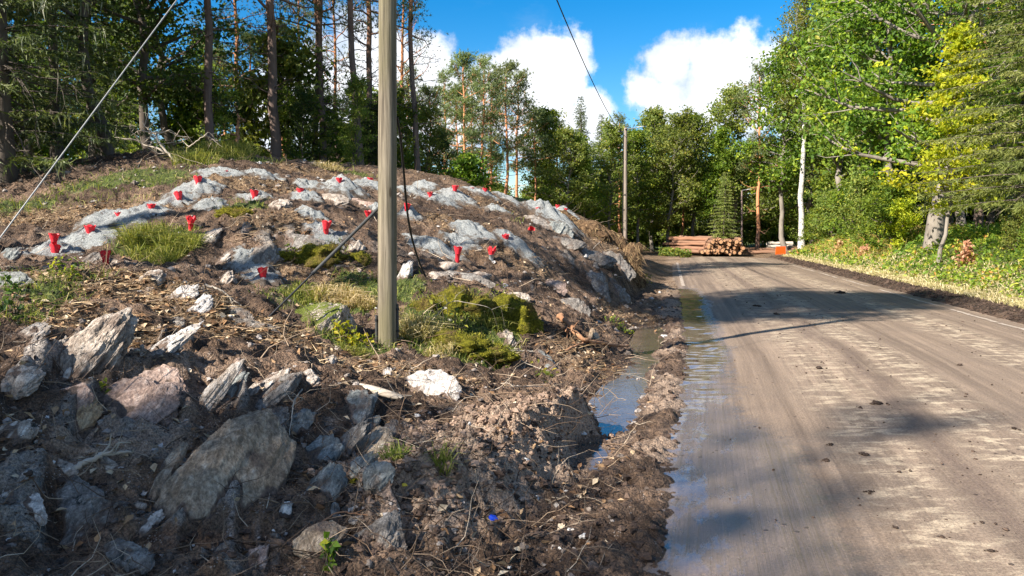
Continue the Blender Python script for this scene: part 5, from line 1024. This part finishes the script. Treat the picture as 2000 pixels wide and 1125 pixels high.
# ------------------------------------------------------------------ scattered stuff
sr = np.random.RandomState(31)
def stuff(mb, name, mat, label, smooth=True):
    o = mb.build(name, mat, smooth=smooth and name not in ('rubble', 'mud_clods')); return tag(o, label, None, None, 'stuff')
def ramp_mat(name, stops, rough=0.9, trans=0.0):
    if trans: return leaf_mat(name, stops, trans, rough, 0.0)
    g = G(name); n = g.noise(g.pos(), 40, 3, 0.7); c = g.ramp(g.attr('rnd'), stops); c = g.mix(g.rng(n, 0.4, 0.7, 0, 0.5), c, g.mix(1.0, c, (0.5, 0.47, 0.45), 'MULTIPLY')); return g.fin(g.pbr(c, rough, g.bump(n, 0.5, 0.01), 0.25))
def pebbles(mb, x, y, size, rnd, n=2, sinkf=0.2, zf=H, flat=0.7):
    D, F = cubesphere(n); m = len(x); z = zf(x, y)
    N = sr.normal(size=(m, len(D))) * 0.30; s = size[:, None, None] * (1 + N[:, :, None]) * sr.uniform(0.6, 1.15, (m, 1, 3)) * np.array([1, 1, flat])
    a = sr.uniform(0, 6.28, m); V = D[None] * s; ca, sa = np.cos(a)[:, None], np.sin(a)[:, None]
    V = np.stack([V[..., 0] * ca - V[..., 1] * sa, V[..., 0] * sa + V[..., 1] * ca, V[..., 2]], -1) + np.stack([x, y, z + size * flat * (0.5 - sinkf)], 1)[:, None]
    F = (np.arange(m)[:, None, None] * len(D) + F[None]).reshape(-1, F.shape[1]); mb.add(V.reshape(-1, 3), F, np.repeat(rnd, len(D)))
def area(n, ylo=3.0, yhi=24.0, dlo=None, dhi=-0.15):
    y = np.exp(sr.uniform(math.log(ylo), math.log(yhi), n)); x0 = -0.72 * y - 0.8 if dlo is None else XL(y) + dlo; x1 = XL(y) + dhi; x = x0 + (x1 - x0) * sr.rand(n); return x, y
# stones and rubble on the slope
mb = MB(); x, y = area(2600, 3.0, 22); keep = fbm(x * 1.1, y * 1.1, 3, 2) + sr.normal(size=len(x)) * 0.5 > -0.15; x, y = x[keep], y[keep]; sz = 0.006 + 0.020 * sr.rand(len(x)) ** 3 * (0.5 + y / 9) + 0.0012 * y; pebbles(mb, x, y, sz, sr.rand(len(x)))
stuff(mb, 'rubble', ramp_mat('small_stones', [(0, (0.07, 0.055, 0.046)), (0.5, (0.19, 0.155, 0.13)), (0.85, (0.36, 0.32, 0.29)), (1, (0.60, 0.58, 0.55))]), 'small stones strewn over the scraped slope')
# clods of mud: ditch sides, windrow, shoulder
mb = MB(); x, y = area(4200, 3.2, 26, -1.9, 0.16); sz = 0.007 + 0.03 * sr.rand(len(x)) ** 3.5; pebbles(mb, x, y, sz, sr.uniform(0, 0.6, len(x)), 2, 0.45)
t = sr.uniform(-0.1, 1.1, 3200); s_ = sr.normal(size=3200) * 0.22 - 0.12; ab = RB - RA; L_ = np.linalg.norm(ab); x = RA[0] + ab[0] * t - ab[1] / L_ * s_; y = RA[1] + ab[1] * t + ab[0] / L_ * s_; pebbles(mb, x, y, 0.006 + 0.03 * sr.rand(3200) ** 3, sr.uniform(0.5, 1, 3200), 2, 0.4)
x, y = area(4200, 3.0, 18); pebbles(mb, x, y, 0.006 + 0.02 * sr.rand(len(x)) ** 3, sr.uniform(0, 0.5, len(x)), 2, 0.45)
yv = np.exp(sr.uniform(math.log(9), math.log(46), 3600)); e = 0.36 + sr.rand(3600) ** 0.8 * 0.95; pebbles(mb, XR(yv) + e, yv, (0.012 + 0.035 * sr.rand(3600) ** 2.5) * (0.7 + yv / 45), sr.uniform(0, 0.55, 3600))
M_CLOD = ramp_mat('mud_clods', [(0, (0.030, 0.020, 0.015)), (0.5, (0.085, 0.056, 0.041)), (1, (0.34, 0.235, 0.17))])
stuff(mb, 'mud_clods', M_CLOD, 'crumbled clods of mud along ditch, ridge and shoulder')
# crumbs on the road, and the larger lumps one by one
def rz_(x, y): return road_z(x, y) + 0.004
mb = MB(); y = np.exp(sr.uniform(math.log(4), math.log(42), 900)); u_ = np.where(sr.rand(900) < 0.5, sr.normal(2.3, 0.5, 900), sr.uniform(0.2, 6.2, 900)); pebbles(mb, XL(y) + u_, y, (0.003 + 0.011 * sr.rand(900) ** 4) * (0.8 + y / 25), sr.uniform(0.1, 0.6, 900), 2, 0.3, rz_, 0.6)
stuff(mb, 'mud_crumbs', M_CLOD, 'small crumbs of mud fallen on the road')
for (px, py, w, lb) in [(1642,573,18,'mud lump on the shaded stretch nearest the white line'),(1622,868,12,'dark mud lump in the middle of the near lane'),(1712,790,22,'broken mud lumps right of the dark seam'),(1680,798,10,'small mud lump left of the broken lumps'),(1478,598,12,'mud lump in the shade on the far road'),(1515,615,12,'mud lump in the shade right of the seam'),(1360,700,8,'small dark clod on the wet strip'),
        (1600,720,14,'flat mud lump at the seam'),(1688,888,16,'mud lump right of the dark middle lump'),(1700,960,14,'mud lump at the seam in the foreground'),(1935,1078,14,'mud lump at the lower right'),(1840,1050,12,'mud lump left of the one at lower right'),(1875,715,10,'small clod among the pale flecks at right'),(1980,840,10,'small clod near the right edge of the photo'),(1615,900,14,'flattened mud lump below the dark middle lump'),(1750,1030,12,'clod in the shaded foreground of the road')]:
    k = 0; d_ = pix_dir(px, py); tt = -(EYE - 0.04) / d_.z; p = Vector((d_.x * tt, d_.y * tt, 0.0)); s0 = w * p.y / 1510 * 0.55
    mb = MB(); c = 7; ox = sr.normal(size=c) * s0 * 0.7; oy = sr.normal(size=c) * s0 * 0.7; ox[0] = oy[0] = 0; sz = s0 * np.concatenate([[0.75], sr.uniform(0.15, 0.45, c - 1)]); pebbles(mb, p.x + ox, p.y + oy, sz, sr.uniform(0, 0.35, c), 4, 0.25, rz_, 0.55)
    V = mb.V[0]; c0 = np.array([p.x, p.y, float(rz_(np.array([p.x]), np.array([p.y]))[0])]); mb.V[0] = V - c0; o = mb.build('mud_clod', M_CLOD); o.location = c0; tag(o, lb, 'mud clod', 'mud lumps on the road')
# twigs and roots
def twigs(n, pos, Lr, r, rise=0.3):
    x, y = pos; z = H(x, y); P = np.stack([x, y, z], 1) + np.array([0, 0, 0.004]); a = sr.uniform(0, 6.28, n); D = np.stack([np.cos(a), np.sin(a), sr.uniform(-0.05, rise, n)], 1); L = sr.uniform(*Lr, n)[:, None]
    mb = MB(); Q = P; rnd = sr.rand(n)
    for k in range(4):
        D = unit(D + sr.normal(size=(n, 3)) * 0.28); Q2 = Q + D * L / 4; zz = H(Q2[:, 0], Q2[:, 1]) + 0.004; Q2[:, 2] = np.maximum(Q2[:, 2], zz); V, F = prisms(Q, Q2, r * (1 - 0.2 * k), r * (0.8 - 0.2 * k), 3); mb.add(V, F, np.repeat(rnd, 6)); Q = Q2
    return mb
mb2 = MB()
for q in (twigs(2600, area(2600, 3.2, 22), (0.08, 0.42), 0.0032, 0.45), twigs(420, area(420, 6, 24), (0.3, 0.8), 0.007, 0.4), twigs(300, area(300, 3.5, 12, -1.9, -0.5), (0.15, 0.5), 0.004, 0.6)):
    V = np.concatenate(q.V); F = np.concatenate(q.F); mb2.add(V, F, np.concatenate(q.A))
stuff(mb2, 'twigs', ramp_mat('twig_wood', [(0, (0.05, 0.03, 0.02)), (0.5, (0.17, 0.11, 0.07)), (0.85, (0.38, 0.28, 0.19)), (1, (0.58, 0.48, 0.36))]), 'broken twigs and thin roots strewn over the slope')
# leaf litter
def blob_points(blobs, dens, zmin=0.0):
    X = []; Y = []
    for (px, py, rx, ry, a) in blobs:
        p = hit(px, py); k = p.y / 1510; n = max(4, int(dens * a * rx * ry / 1000)); r = np.sqrt(sr.rand(n)); t = sr.uniform(0, 6.28, n)
        X.append(p.x + rx * k * 1.15 * r * np.cos(t)); Y.append(p.y + ry * k * 2.2 * 1.15 * r * np.sin(t))
    return np.concatenate(X), np.concatenate(Y)
x1, y1 = blob_points(LIT, 75); x2, y2 = area(2200, 3.5, 22); x = np.concatenate([x1, x2]); y = np.concatenate([y1, y2])
V, F = leaves(sr, np.stack([x, y, H(x, y) + 0.012], 1), 0.035 + 0.05 * sr.rand(len(x)), 1.6, 0.6, 0.1)
stuff(MB().add(V, F, np.repeat(sr.rand(len(x)), 4)), 'leaf_litter', ramp_mat('dead_leaves', [(0, (0.09, 0.045, 0.022)), (0.5, (0.24, 0.14, 0.07)), (0.85, (0.46, 0.33, 0.20)), (1, (0.60, 0.50, 0.36))]), 'brown fallen leaves and bark flakes on the slope', False)
# straw and pine-straw mats
x, y = blob_points(LIT, 170); n = len(x); a = sr.uniform(0, 6.28, n); D = unit(np.stack([np.cos(a), np.sin(a), sr.uniform(-0.1, 0.35, n)], 1)); P = np.stack([x, y, H(x, y) + 0.006], 1)
V, F = spikes(sr, P, D, sr.uniform(0.06, 0.22, n), 0.006); stuff(MB().add(V, F, np.repeat(sr.rand(n), 3)), 'straw', ramp_mat('straw', [(0, (0.14, 0.075, 0.035)), (0.5, (0.32, 0.21, 0.11)), (1, (0.62, 0.48, 0.29))]), 'dry straw and needles matted on the slope', False)
# grass
GRN = [(0, (0.05, 0.075, 0.012)), (0.5, (0.14, 0.18, 0.03)), (0.85, (0.28, 0.28, 0.06)), (1, (0.48, 0.40, 0.16))]; STRAW = [(0, (0.20, 0.17, 0.06)), (0.5, (0.42, 0.33, 0.15)), (1, (0.66, 0.55, 0.33))]
x, y = blob_points(VEG, 150); P = np.stack([x, y, H(x, y) - 0.01], 1); n = len(x); V, F = blades(sr, P, sr.uniform(0.05, 0.20, n) * (0.75 + y / 30), 0.005 + 0.00035 * y, 0.9, None, 0.7); mbg = MB().add(V, F, np.repeat(sr.rand(n), 5))
stuff(mbg, 'grass', ramp_mat('grass_blades', GRN, 0.6, 0.35), 'thin green grass growing in patches on the mound', False)
def tussock(px, py, w, n, L, mat, label, straw=0.3, droop=1.0, lean=None):
    p = hit(px, py); r = w * p.y / 1510 * 0.5; q = np.sqrt(sr.rand(n)) * r; t = sr.uniform(0, 6.28, n); x = p.x + q * np.cos(t); y = p.y + q * np.sin(t) * 0.8; P = np.stack([x, y, H(x, y) - 0.01], 1)
    V, F = blades(sr, P, L * sr.uniform(0.5, 1.15, n), 0.006 + 0.0003 * p.y, 1.1, lean, droop); o = MB().add(V - np.array(p), F, np.repeat(sr.rand(n), 5)).build('grass_tussock', mat, smooth=False); o.location = p; tag(o, label, 'grass', 'grass tussocks on the mound'); return o
M_TG = ramp_mat('tussock_green', [(0, (0.07, 0.095, 0.015)), (0.5, (0.17, 0.20, 0.035)), (1, (0.40, 0.36, 0.11))], 0.6, 0.35); M_TS = ramp_mat('tussock_straw', STRAW, 0.7, 0.3)
for a in [(285,470,90,900,.42,M_TG,'drooping green grass tussock left of the toothed plug'),(350,490,80,800,.40,M_TG,'green grass tussock at the right of the drooping clump'),(300,515,90,500,.30,M_TG,'low green tussock under the drooping clump'),(660,595,110,700,.34,M_TS,'straw-coloured grass tussock left of the pole'),(600,585,80,400,.28,M_TG,'green and straw tussock at the foot of the black rod'),(700,600,70,450,.3,M_TS,'dry grass tussock just left of pole shaft'),
          (820,650,70,600,.40,M_TS,'dry yellow grass tussock just right of the pole foot'),(860,690,60,160,.22,M_TS,'thin dry tussock below the mossy boulders'),(690,690,60,350,.16,M_TG,'bright low plants at the left of the pole foot'),(440,300,110,500,.55,M_TG,'grass tussock on the crest beside the dead branches'),(380,315,90,400,.5,M_TG,'grass tussock under the dead branches'),(640,330,60,250,.3,M_TS,'straw tussock on the crest by the pale stone'),
          (770,905,34,90,.22,M_TG,'small green tuft in the shaded soil under the pole'),(865,920,34,80,.22,M_TG,'small dark green tuft left of the mud ridge'),(960,640,60,300,.3,M_TG,'grass hanging over the right mossy boulder'),(470,290,70,300,.5,M_TG,'grass tussock left of the broken orange stem')]: tussock(*a)
# moss cushions
def moss_mat():
    g = G('moss'); v = g.pos(); n = g.noise(v, 28, 5, 0.7); n2 = g.noise(v, 3.5, 3); col = g.ramp(n, [(0.3, (0.030, 0.032, 0.006)), (0.5, (0.12, 0.115, 0.012)), (0.7, (0.31, 0.275, 0.022))]); col = g.mix(g.rng(n2, 0.46, 0.66, 0, 0.75), col, g.mix(n, (0.05, 0.03, 0.015), (0.20, 0.13, 0.06)))
    return g.fin(g.pbr(col, 0.95, g.bump(g.math('ADD', n, g.noise(v, 120, 3)), 1.0, 0.03), 0.1))
M_MOSS = moss_mat(); M_FUZZ = ramp_mat('moss_shoots', [(0, (0.06, 0.068, 0.008)), (0.6, (0.20, 0.195, 0.018)), (1, (0.42, 0.36, 0.05))], 0.8, 0.25)
def moss(px, py, w, h, high, label, fuzz=1600, depth=0.8):
    p = hit(px, py); k = p.y / 1510; rx = w * k * 0.55; rz = h * k * 0.5 * high; ry = rx * depth; D, F = cubesphere(16)
    f = 1 + 0.45 * fbm(D[:, 0] * 1.5 + px, D[:, 1] * 1.5, D[:, 2] * 1.5, 4); V = D * f[:, None] * np.array([rx, ry, rz])
    t = thing('moss_cushion', label, 'moss', p - Vector((0, 0, rz * 0.25))); MB().add(V, F).build('cushion', M_MOSS, t)
    i = sr.choice(len(D), fuzz); j = V[i] + sr.normal(size=(fuzz, 3)) * rx * 0.05; N = unit(D[i] / np.array([rx, ry, rz])); ok = N[:, 2] > -0.3; V2, F2 = spikes(sr, j[ok], unit(N[ok] + sr.normal(size=(ok.sum(), 3)) * 0.55), sr.uniform(0.015, 0.035, ok.sum()), 0.007); o = MB().add(V2, F2, np.repeat(sr.rand(ok.sum()), 3)).build('shoots', M_FUZZ, t, smooth=False); o['kind'] = 'stuff'
    return t
for a in [(900,600,110,90,1.0,'rounded mossy boulder right of the pole with the pole shadow across it'),(1000,625,95,105,1.0,'bright green mossy hump at the right of the mossy boulders'),(890,670,110,70,.8,'lower brownish moss bank below the mossy boulders'),(950,690,90,60,.7,'low moss bank hanging under the right hump'),(625,500,90,62,.9,'yellow moss cushion below the tall plug'),(702,507,38,34,1.0,'small yellow moss cushion just left of the pole'),
          (548,500,44,38,.8,'dark moss cushion with leaves left of the yellow moss'),(462,418,62,34,.8,'mossy hump below the plug in the upper middle'),(830,600,50,60,.7,'moss edge in the pole shadow'),(690,935,40,26,.7,'dark moss patch between the slate slabs'),(825,742,36,22,.8,'moss cap on the white lichen-spotted boulder')]: moss(*a, fuzz=4000 if a[2] > 60 else 900)
# low leafy plants on the mound
def herb(px, py, w, n, L, lift, label, mat):
    p = hit(px, py) if px != 1320 else Vector((at(1318, 495, 51.5).x, 51.5, 0.0)); r = w * p.y / 1510 * 0.5; q = np.sqrt(sr.rand(n)) * r; t = sr.uniform(0, 6.28, n); x = p.x + q * np.cos(t); y = p.y + q * np.sin(t) * 0.7; P = np.stack([x, y, H(x, y) + lift * sr.rand(n)], 1) - np.array(p)
    th_ = thing('leafy_plant', label, 'plant', p); V, F = leaves(sr, P, L * sr.uniform(0.6, 1.2, n), 0.9, 0.65); MB().add(V, F, np.repeat(sr.rand(n), 4)).build('leaves', mat, th_, smooth=False)
    m = min(n, 24); V, F = prisms(np.stack([P[:m, 0] * 0.4, P[:m, 1] * 0.4, H(p.x + P[:m, 0] * 0.4, p.y + P[:m, 1] * 0.4) - p.z - 0.02], 1), P[:m], 0.003, 0.002, 3); o = MB().add(V, F).build('stems', M_BARK_DARK, th_); return th_
for a in [(690,680,80,170,.06,.16,'yellow-green leafy plant at the left of the pole foot',LM['oak_yellow']),(880,650,90,70,.06,.30,'sparse pale bramble leaves over the brown moss',LM['birch']),(985,600,50,40,.06,.30,'pale-leaved sprig in front of the right mossy hump',LM['birch']),(1060,740,60,14,.09,.16,'bramble sprig with pale leaves above the mud ridge',LM['birch']),(20,620,60,80,.06,.3,'dark leafy plant at the left edge of the slope',LM['dark']),(130,545,70,80,.06,.2,'low green plants left of the grass tussock',LM['oak']),
          (575,505,34,60,.05,.12,'bright green herb beside the yellow moss',LM['oak']),(1320,492,64,600,.2,.55,'heap of cut green branches in front of the log stack',LM['olive']),(645,1105,30,30,.07,.15,'small green sprout at the bottom between rocks',LM['oak']),(205,770,16,20,.04,.08,'tiny green sprout beside the ochre rock',LM['oak']),(1210,640,60,90,.06,.14,'pale withered leaves at the ditch below the mound end',LM['birch']),(1255,470,40,120,.09,.3,'pale scrubby plant at the right end of the mound',LM['birch'])]: herb(*a)
# ------------------------------------------------------------------ dead wood, roots, litter objects
def branchy(name, pts, r, label, mat, cat='branch', subs=5, sub_len=0.4, seed=1):
    r_ = np.random.RandomState(seed); P = np.array([tuple(q) for q in pts]); c = P[0].copy(); t = np.linspace(0, 1, len(P)); tt = np.linspace(0, 1, 24); Q = np.stack([np.interp(tt, t, P[:, k]) for k in range(3)], 1)
    for _ in range(2): Q[1:-1] = (Q[:-2] + 2 * Q[1:-1] + Q[2:]) / 4
    Q += r_.normal(size=Q.shape) * r * 0.25; root = thing(name, label, cat, c); MB().add(*tube(Q - c, np.linspace(r, r * 0.35, 24), 7)).build('stem', mat, root)
    for k in range(subs):
        j = r_.randint(5, 22); d = unit((Q[j] - Q[j - 1])[None])[0] + r_.normal(size=3) * 0.7; S = [Q[j] - c]
        for m in range(6): d = d + r_.normal(size=3) * 0.35; d /= np.linalg.norm(d); S.append(S[-1] + d * sub_len / 6)
        mb = MB(); mb.add(*tube(np.array(S), np.linspace(r * 0.5, r * 0.15, 7), 5)); S = np.array(S)
        for m in range(2): mb.add(*tube(np.array([S[3 + m], S[3 + m] + r_.normal(size=3) * sub_len * 0.25, S[3 + m] + r_.normal(size=3) * sub_len * 0.4]), np.linspace(r * 0.25, r * 0.08, 3), 4))
        mb.build('side_branch', mat, root)
    return root
p = hit(345, 318); Y = p.y
branchy('dead_branch', [p, at(315, 285, Y), at(303, 262, Y + .1), at(330, 255, Y + .2)], 0.028, 'bare pale dead branch forking upward on the crest', M_DEAD, 'branch', 6, 0.55, 3)
branchy('dead_branch', [p + Vector((0.1, 0.05, 0)), at(310, 290, Y), at(275, 282, Y), at(262, 262, Y - .1)], 0.024, 'bare pale dead branch pointing left on the crest', M_DEAD, 'branch', 6, 0.5, 5)
branchy('dead_branch', [hit(352, 305), at(372, 285, Y), at(392, 270, Y), at(405, 262, Y)], 0.018, 'thin dead branch at the right of the pale forked one', M_DEAD, 'branch', 4, 0.4, 7)
branchy('dead_branch', [hit(265, 345), at(270, 325, 16), at(277, 310, 16.2)], 0.012, 'short dead stick left of the pale branches', M_DEAD, 'branch', 2, 0.2, 8)
branchy('exposed_root', [hit(1094, 622) + Vector((0, 0, .03)), hit(1105, 645) + Vector((0, 0, .10)), hit(1135, 672) + Vector((0, 0, .07)), hit(1165, 680) + Vector((0, 0, .05)), hit(1228, 682) + Vector((0, 0, .05))], 0.042, 'bent orange-brown root lying at the foot of the mound', M_ROOT, 'root', 3, 0.22, 11)
branchy('exposed_root', [hit(1100, 690) + Vector((0, 0, .02)), hit(1130, 680) + Vector((0, 0, .05)), hit(1160, 672) + Vector((0, 0, .05))], 0.02, 'thin reddish root beside the bent orange one', M_ROOT, 'root', 2, 0.18, 12)
branchy('dead_branch', [hit(590, 760), hit(575, 810) + Vector((0, 0, .1)), hit(565, 850)], 0.007, 'long thin stick leaning on the slope below the white boulder', M_DEAD, 'branch', 2, 0.2, 13)
branchy('dead_branch', [hit(580, 1055), hit(660, 1020) + Vector((0, 0, .06)), hit(720, 1005)], 0.006, 'thin brown stick over the rust brown rock', M_ROOT, 'branch', 2, 0.15, 14)
branchy('bramble_stem', [hit(830, 640), at(880, 585, 8.9), at(960, 600, 8.9), hit(975, 650)], 0.005, 'arching bramble stem in front of the mossy boulders', M_DEAD, 'branch', 3, 0.25, 15)
branchy('bramble_stem', [hit(985, 680), hit(1020, 720) + Vector((0, 0, .08)), hit(1070, 745) + Vector((0, 0, .12)), hit(1090, 730) + Vector((0, 0, .1))], 0.005, 'bramble stem reaching down towards the mud ridge', M_DEAD, 'branch', 2, 0.2, 16)
for (a_, b_, r_, lb, sd) in [((560, 470), (620, 462), 0.012, 'reddish stick lying in the dark hollow', 21), ((1175, 470), (1130, 520), 0.01, 'grey root hanging from the turf at the mound end', 22), ((130, 930), (260, 890), 0.02, 'flat pale branch on the soil at lower left', 23), ((1040, 690), (960, 700), 0.012, 'thin root running under the right mossy hump', 24), ((930, 770), (1080, 760), 0.008, 'thin root lying above the mud ridge', 25), ((400, 560), (470, 600), 0.014, 'bark strip lying above the pinkish rock', 26)]:
    p0 = hit(*a_) + Vector((0, 0, .02)); p1 = hit(*b_) + Vector((0, 0, .02)); branchy('fallen_stick', [p0, p0.lerp(p1, .5) + Vector((0, 0, .04)), p1], r_, lb, M_ROOT if sd < 22 else M_DEAD, 'stick', 2, 0.2, sd)
# split chunk of wood
p = hit(742, 778); z_ = np.linspace(-1, 1, 12); P = np.stack([z_ * 0.19, z_ * -0.12, -z_ * 0.05], 1); V, F = tube(P, 0.05 * np.sqrt(1 - 0.75 * z_ ** 2), 10); V[:, 2] *= 0.55; o = MB().add(V, F).build('wood_chunk', M_DEAD); o.location = p + Vector((0, 0, .05)); tag(o, 'split chunk of weathered wood below the pole foot', 'wood')
# broken orange stem in the bushes
p = at(464, 285, 21.5); p.z = hz(p.x, p.y); branchy('broken_stem', [p, at(463, 262, 21.5), at(466, 240, 21.5), at(464, 222, 21.5)], 0.07, 'broken stem with raw orange wood standing in the bushes', M_ROOT, 'stem', 2, 0.3, 31)
# turf hanging over the undercut end of the mound
def turf(px, py, w, h, tilt, label, n=900):
    p = hit(px, py); k = p.y / 1510; V, F = rock_verts(rr, (w * k, w * k * 0.45, h * k), 20, 9, 0.16, 0.0, px); A = np.array((Matrix.Rotation(R(tilt), 4, 'Y')).to_3x3()); V = V @ A.T
    g = bpy.data.materials.get('turf') or None
    t = thing('turf_mat', label, 'turf', p + Vector((0, -0.1, 0))); MB().add(V, F).build('sod', M_TURF, t)
    i = sr.choice(len(V), n); D = unit(np.array([0.1, -0.35, -0.9]) + sr.normal(size=(n, 3)) * 0.4); V2, F2 = spikes(sr, V[i], D, sr.uniform(0.1, 0.5, n) * min(1, h * k), 0.014); o = MB().add(V2, F2, np.repeat(sr.rand(n), 3)).build('hanging_fibres', M_FIBRE, t, smooth=False); o['kind'] = 'stuff'
g = G('turf'); n_ = g.noise(g.pos(), 14, 6, 0.72); M_TURF = g.fin(g.pbr(g.ramp(n_, [(0.3, (0.03, 0.02, 0.012)), (0.5, (0.13, 0.08, 0.045)), (0.7, (0.34, 0.22, 0.12))]), 1.0, g.bump(n_, 1.0, 0.08), 0.1)); M_FIBRE = ramp_mat('root_fibres', [(0, (0.06, 0.04, 0.025)), (0.6, (0.22, 0.14, 0.075)), (1, (0.46, 0.34, 0.17))])
for a in [(1150,452,100,36,17,'brown turf mat drooping over the undercut end of the mound, left part'),(1200,472,70,40,30,'brown turf mat over the undercut end of the mound, right part'),(1228,510,44,70,10,'ragged turf curtain hanging at the very end of the mound'),(1245,560,36,60,0,'lowest turf clump hanging at the mound end by the ditch'),(1105,425,60,20,18,'flat turf edge behind the twin plugs')]: turf(*a)
# litter
def flake(name, px, py, s, mat, label, cat):
    p = hit(px, py); V = np.array([[-1, -.6, 0], [.9, -.7, .15], [1, .6, .05], [-.2, .8, .3], [-.9, .5, .1], [0, 0, .35]]) * s; V2 = V - np.array([0, 0, 0.12 * s]); F = [[0, 1, 5], [1, 2, 5], [2, 3, 5], [3, 4, 5], [4, 0, 5]]; mb = MB().add(V, F); mb.add(V2, [f[::-1] for f in F]); mb.F.append(np.array([[i, (i + 1) % 5, (i + 1) % 5 + 6, i + 6] for i in range(5)])); mb.M.append(np.zeros(5, int)); o = mb.build(name, mat, smooth=False); o.location = p + Vector((0, 0, .012)); o.rotation_euler = (0.5, 0.1, 0.7); tag(o, label, cat)
flake('plastic_scrap', 963, 1016, 0.028, plastic('blue_plastic', (0.02, 0.09, 0.75)), 'small blue plastic scrap by the ditch', 'plastic scrap'); flake('fallen_leaf', 790, 951, 0.016, ramp_mat('yellow_leaf', [(0, (0.75, 0.5, 0.06)), (1, (0.75, 0.5, 0.06))]), 'small yellow leaf on the dark soil under the slate', 'leaf')
flake('paper_scrap', 672, 573, 0.022, metal_mat('white_paper', (0.7, 0.7, 0.68), 0.8), 'small white scrap in the dry grass left of the pole', 'paper scrap')
# ------------------------------------------------------------------ right bank: ground cover
def bank_pts(n, e0, e1, ylo=9, yhi=49, pw=1.0):
    y = np.exp(sr.uniform(math.log(ylo), math.log(yhi), n)); x = XR(y) + e0 + (e1 - e0) * sr.rand(n) ** pw; return x, y
x, y = bank_pts(17000, 1.15, 2.7, pw=1.4); P = np.stack([x, y, H(x, y) - 0.02], 1); V, F = blades(sr, P, sr.uniform(0.10, 0.30, len(x)), 0.007 + 0.0006 * y, 1.1, None, 0.8)
stuff(MB().add(V, F, np.repeat(np.clip(sr.rand(len(x)), 0, 1), 5)), 'dry_verge_grass', ramp_mat('verge_straw', [(0, (0.20, 0.20, 0.06)), (0.4, (0.42, 0.36, 0.17)), (1, (0.72, 0.62, 0.40))], 0.7, 0.3), 'pale dry grass along the foot of the right bank', False)
x, y = bank_pts(70000, 1.45, 11, pw=1.0); n_ = fbm(x * 0.7, y * 0.7, 4, 2); keep = (n_ + sr.normal(size=len(x)) * 0.5 + 0.4 * sstep(1.7, 3.2, x - XR(y))) > -0.1; x, y = x[keep], y[keep]; n = len(x)
P = np.stack([x, y, H(x, y) + sr.rand(n) * (0.12 + 0.38 * np.clip(0.5 + fbm(x * 0.9, y * 0.9, 8, 2), 0, 1))], 1); V, F = leaves(sr, P, (0.07 + 0.0025 * y) * sr.uniform(0.6, 1.3, n), 0.9, 0.6)
rn = np.clip(0.45 + 0.45 * fbm(x * 0.8, y * 0.8, 12, 2) + 0.25 * sr.normal(size=n), 0, 1)
stuff(MB().add(V, F, np.repeat(rn, 4)), 'bank_undergrowth', leaf_mat('bank_leaves', [(0, (0.06, 0.12, 0.016)), (0.4, (0.16, 0.25, 0.03)), (0.75, (0.34, 0.38, 0.045)), (0.93, (0.52, 0.46, 0.08)), (1, (0.5, 0.24, 0.07))], 0.42, 0.55, 0.0), 'yellow-green leafy ground cover on the right bank', False)
x, y = bank_pts(3500, 2.0, 6, 30, 49); P = np.stack([x, y, H(x, y)], 1); V, F = blades(sr, P, sr.uniform(0.3, 0.8, len(x)), 0.03, 0.8, None, 0.6); stuff(MB().add(V, F, np.repeat(sr.rand(len(x)), 5)), 'tall_bank_grass', ramp_mat('rusty_fern', [(0, (0.22, 0.22, 0.05)), (0.6, (0.42, 0.36, 0.12)), (1, (0.55, 0.27, 0.09))], 0.7, 0.35), 'tall grass and rusty fern on the far right bank', False)
def fern(px, py, w, h, label, mat):
    p = hit(px, py); k = p.y / 1510; n = 260; P = np.stack([sr.normal(size=n) * w * k * 0.25, sr.normal(size=n) * w * k * 0.2, np.abs(sr.rand(n)) * h * k], 1); P[:, :2] *= (1.2 - P[:, 2:] / (h * k)); t = thing('withered_fern', label, 'fern', p); V, F = leaves(sr, P, 0.16, 0.2, 0.5); MB().add(V, F, np.repeat(sr.rand(n), 4)).build('fronds', mat, t, smooth=False); MB().add(*prisms(np.zeros((5, 3)), P[:5] * np.array([1, 1, 0]) + np.array([0, 0, h * k * 0.9]), 0.012, 0.005, 4)).build('stems', M_ROOT, t)
M_FERN = ramp_mat('brown_fern', [(0, (0.28, 0.13, 0.06)), (1, (0.62, 0.40, 0.24))], 0.8, 0.3)
fern(1888, 522, 40, 50, 'brown withered fern standing on the right bank', M_FERN); fern(1640, 492, 26, 24, 'rusty orange fern at the foot of the bushes by the birch', M_FERN)
fern(1690, 500, 34, 22, 'low rusty fern on the sunny bank below the oak', M_FERN)
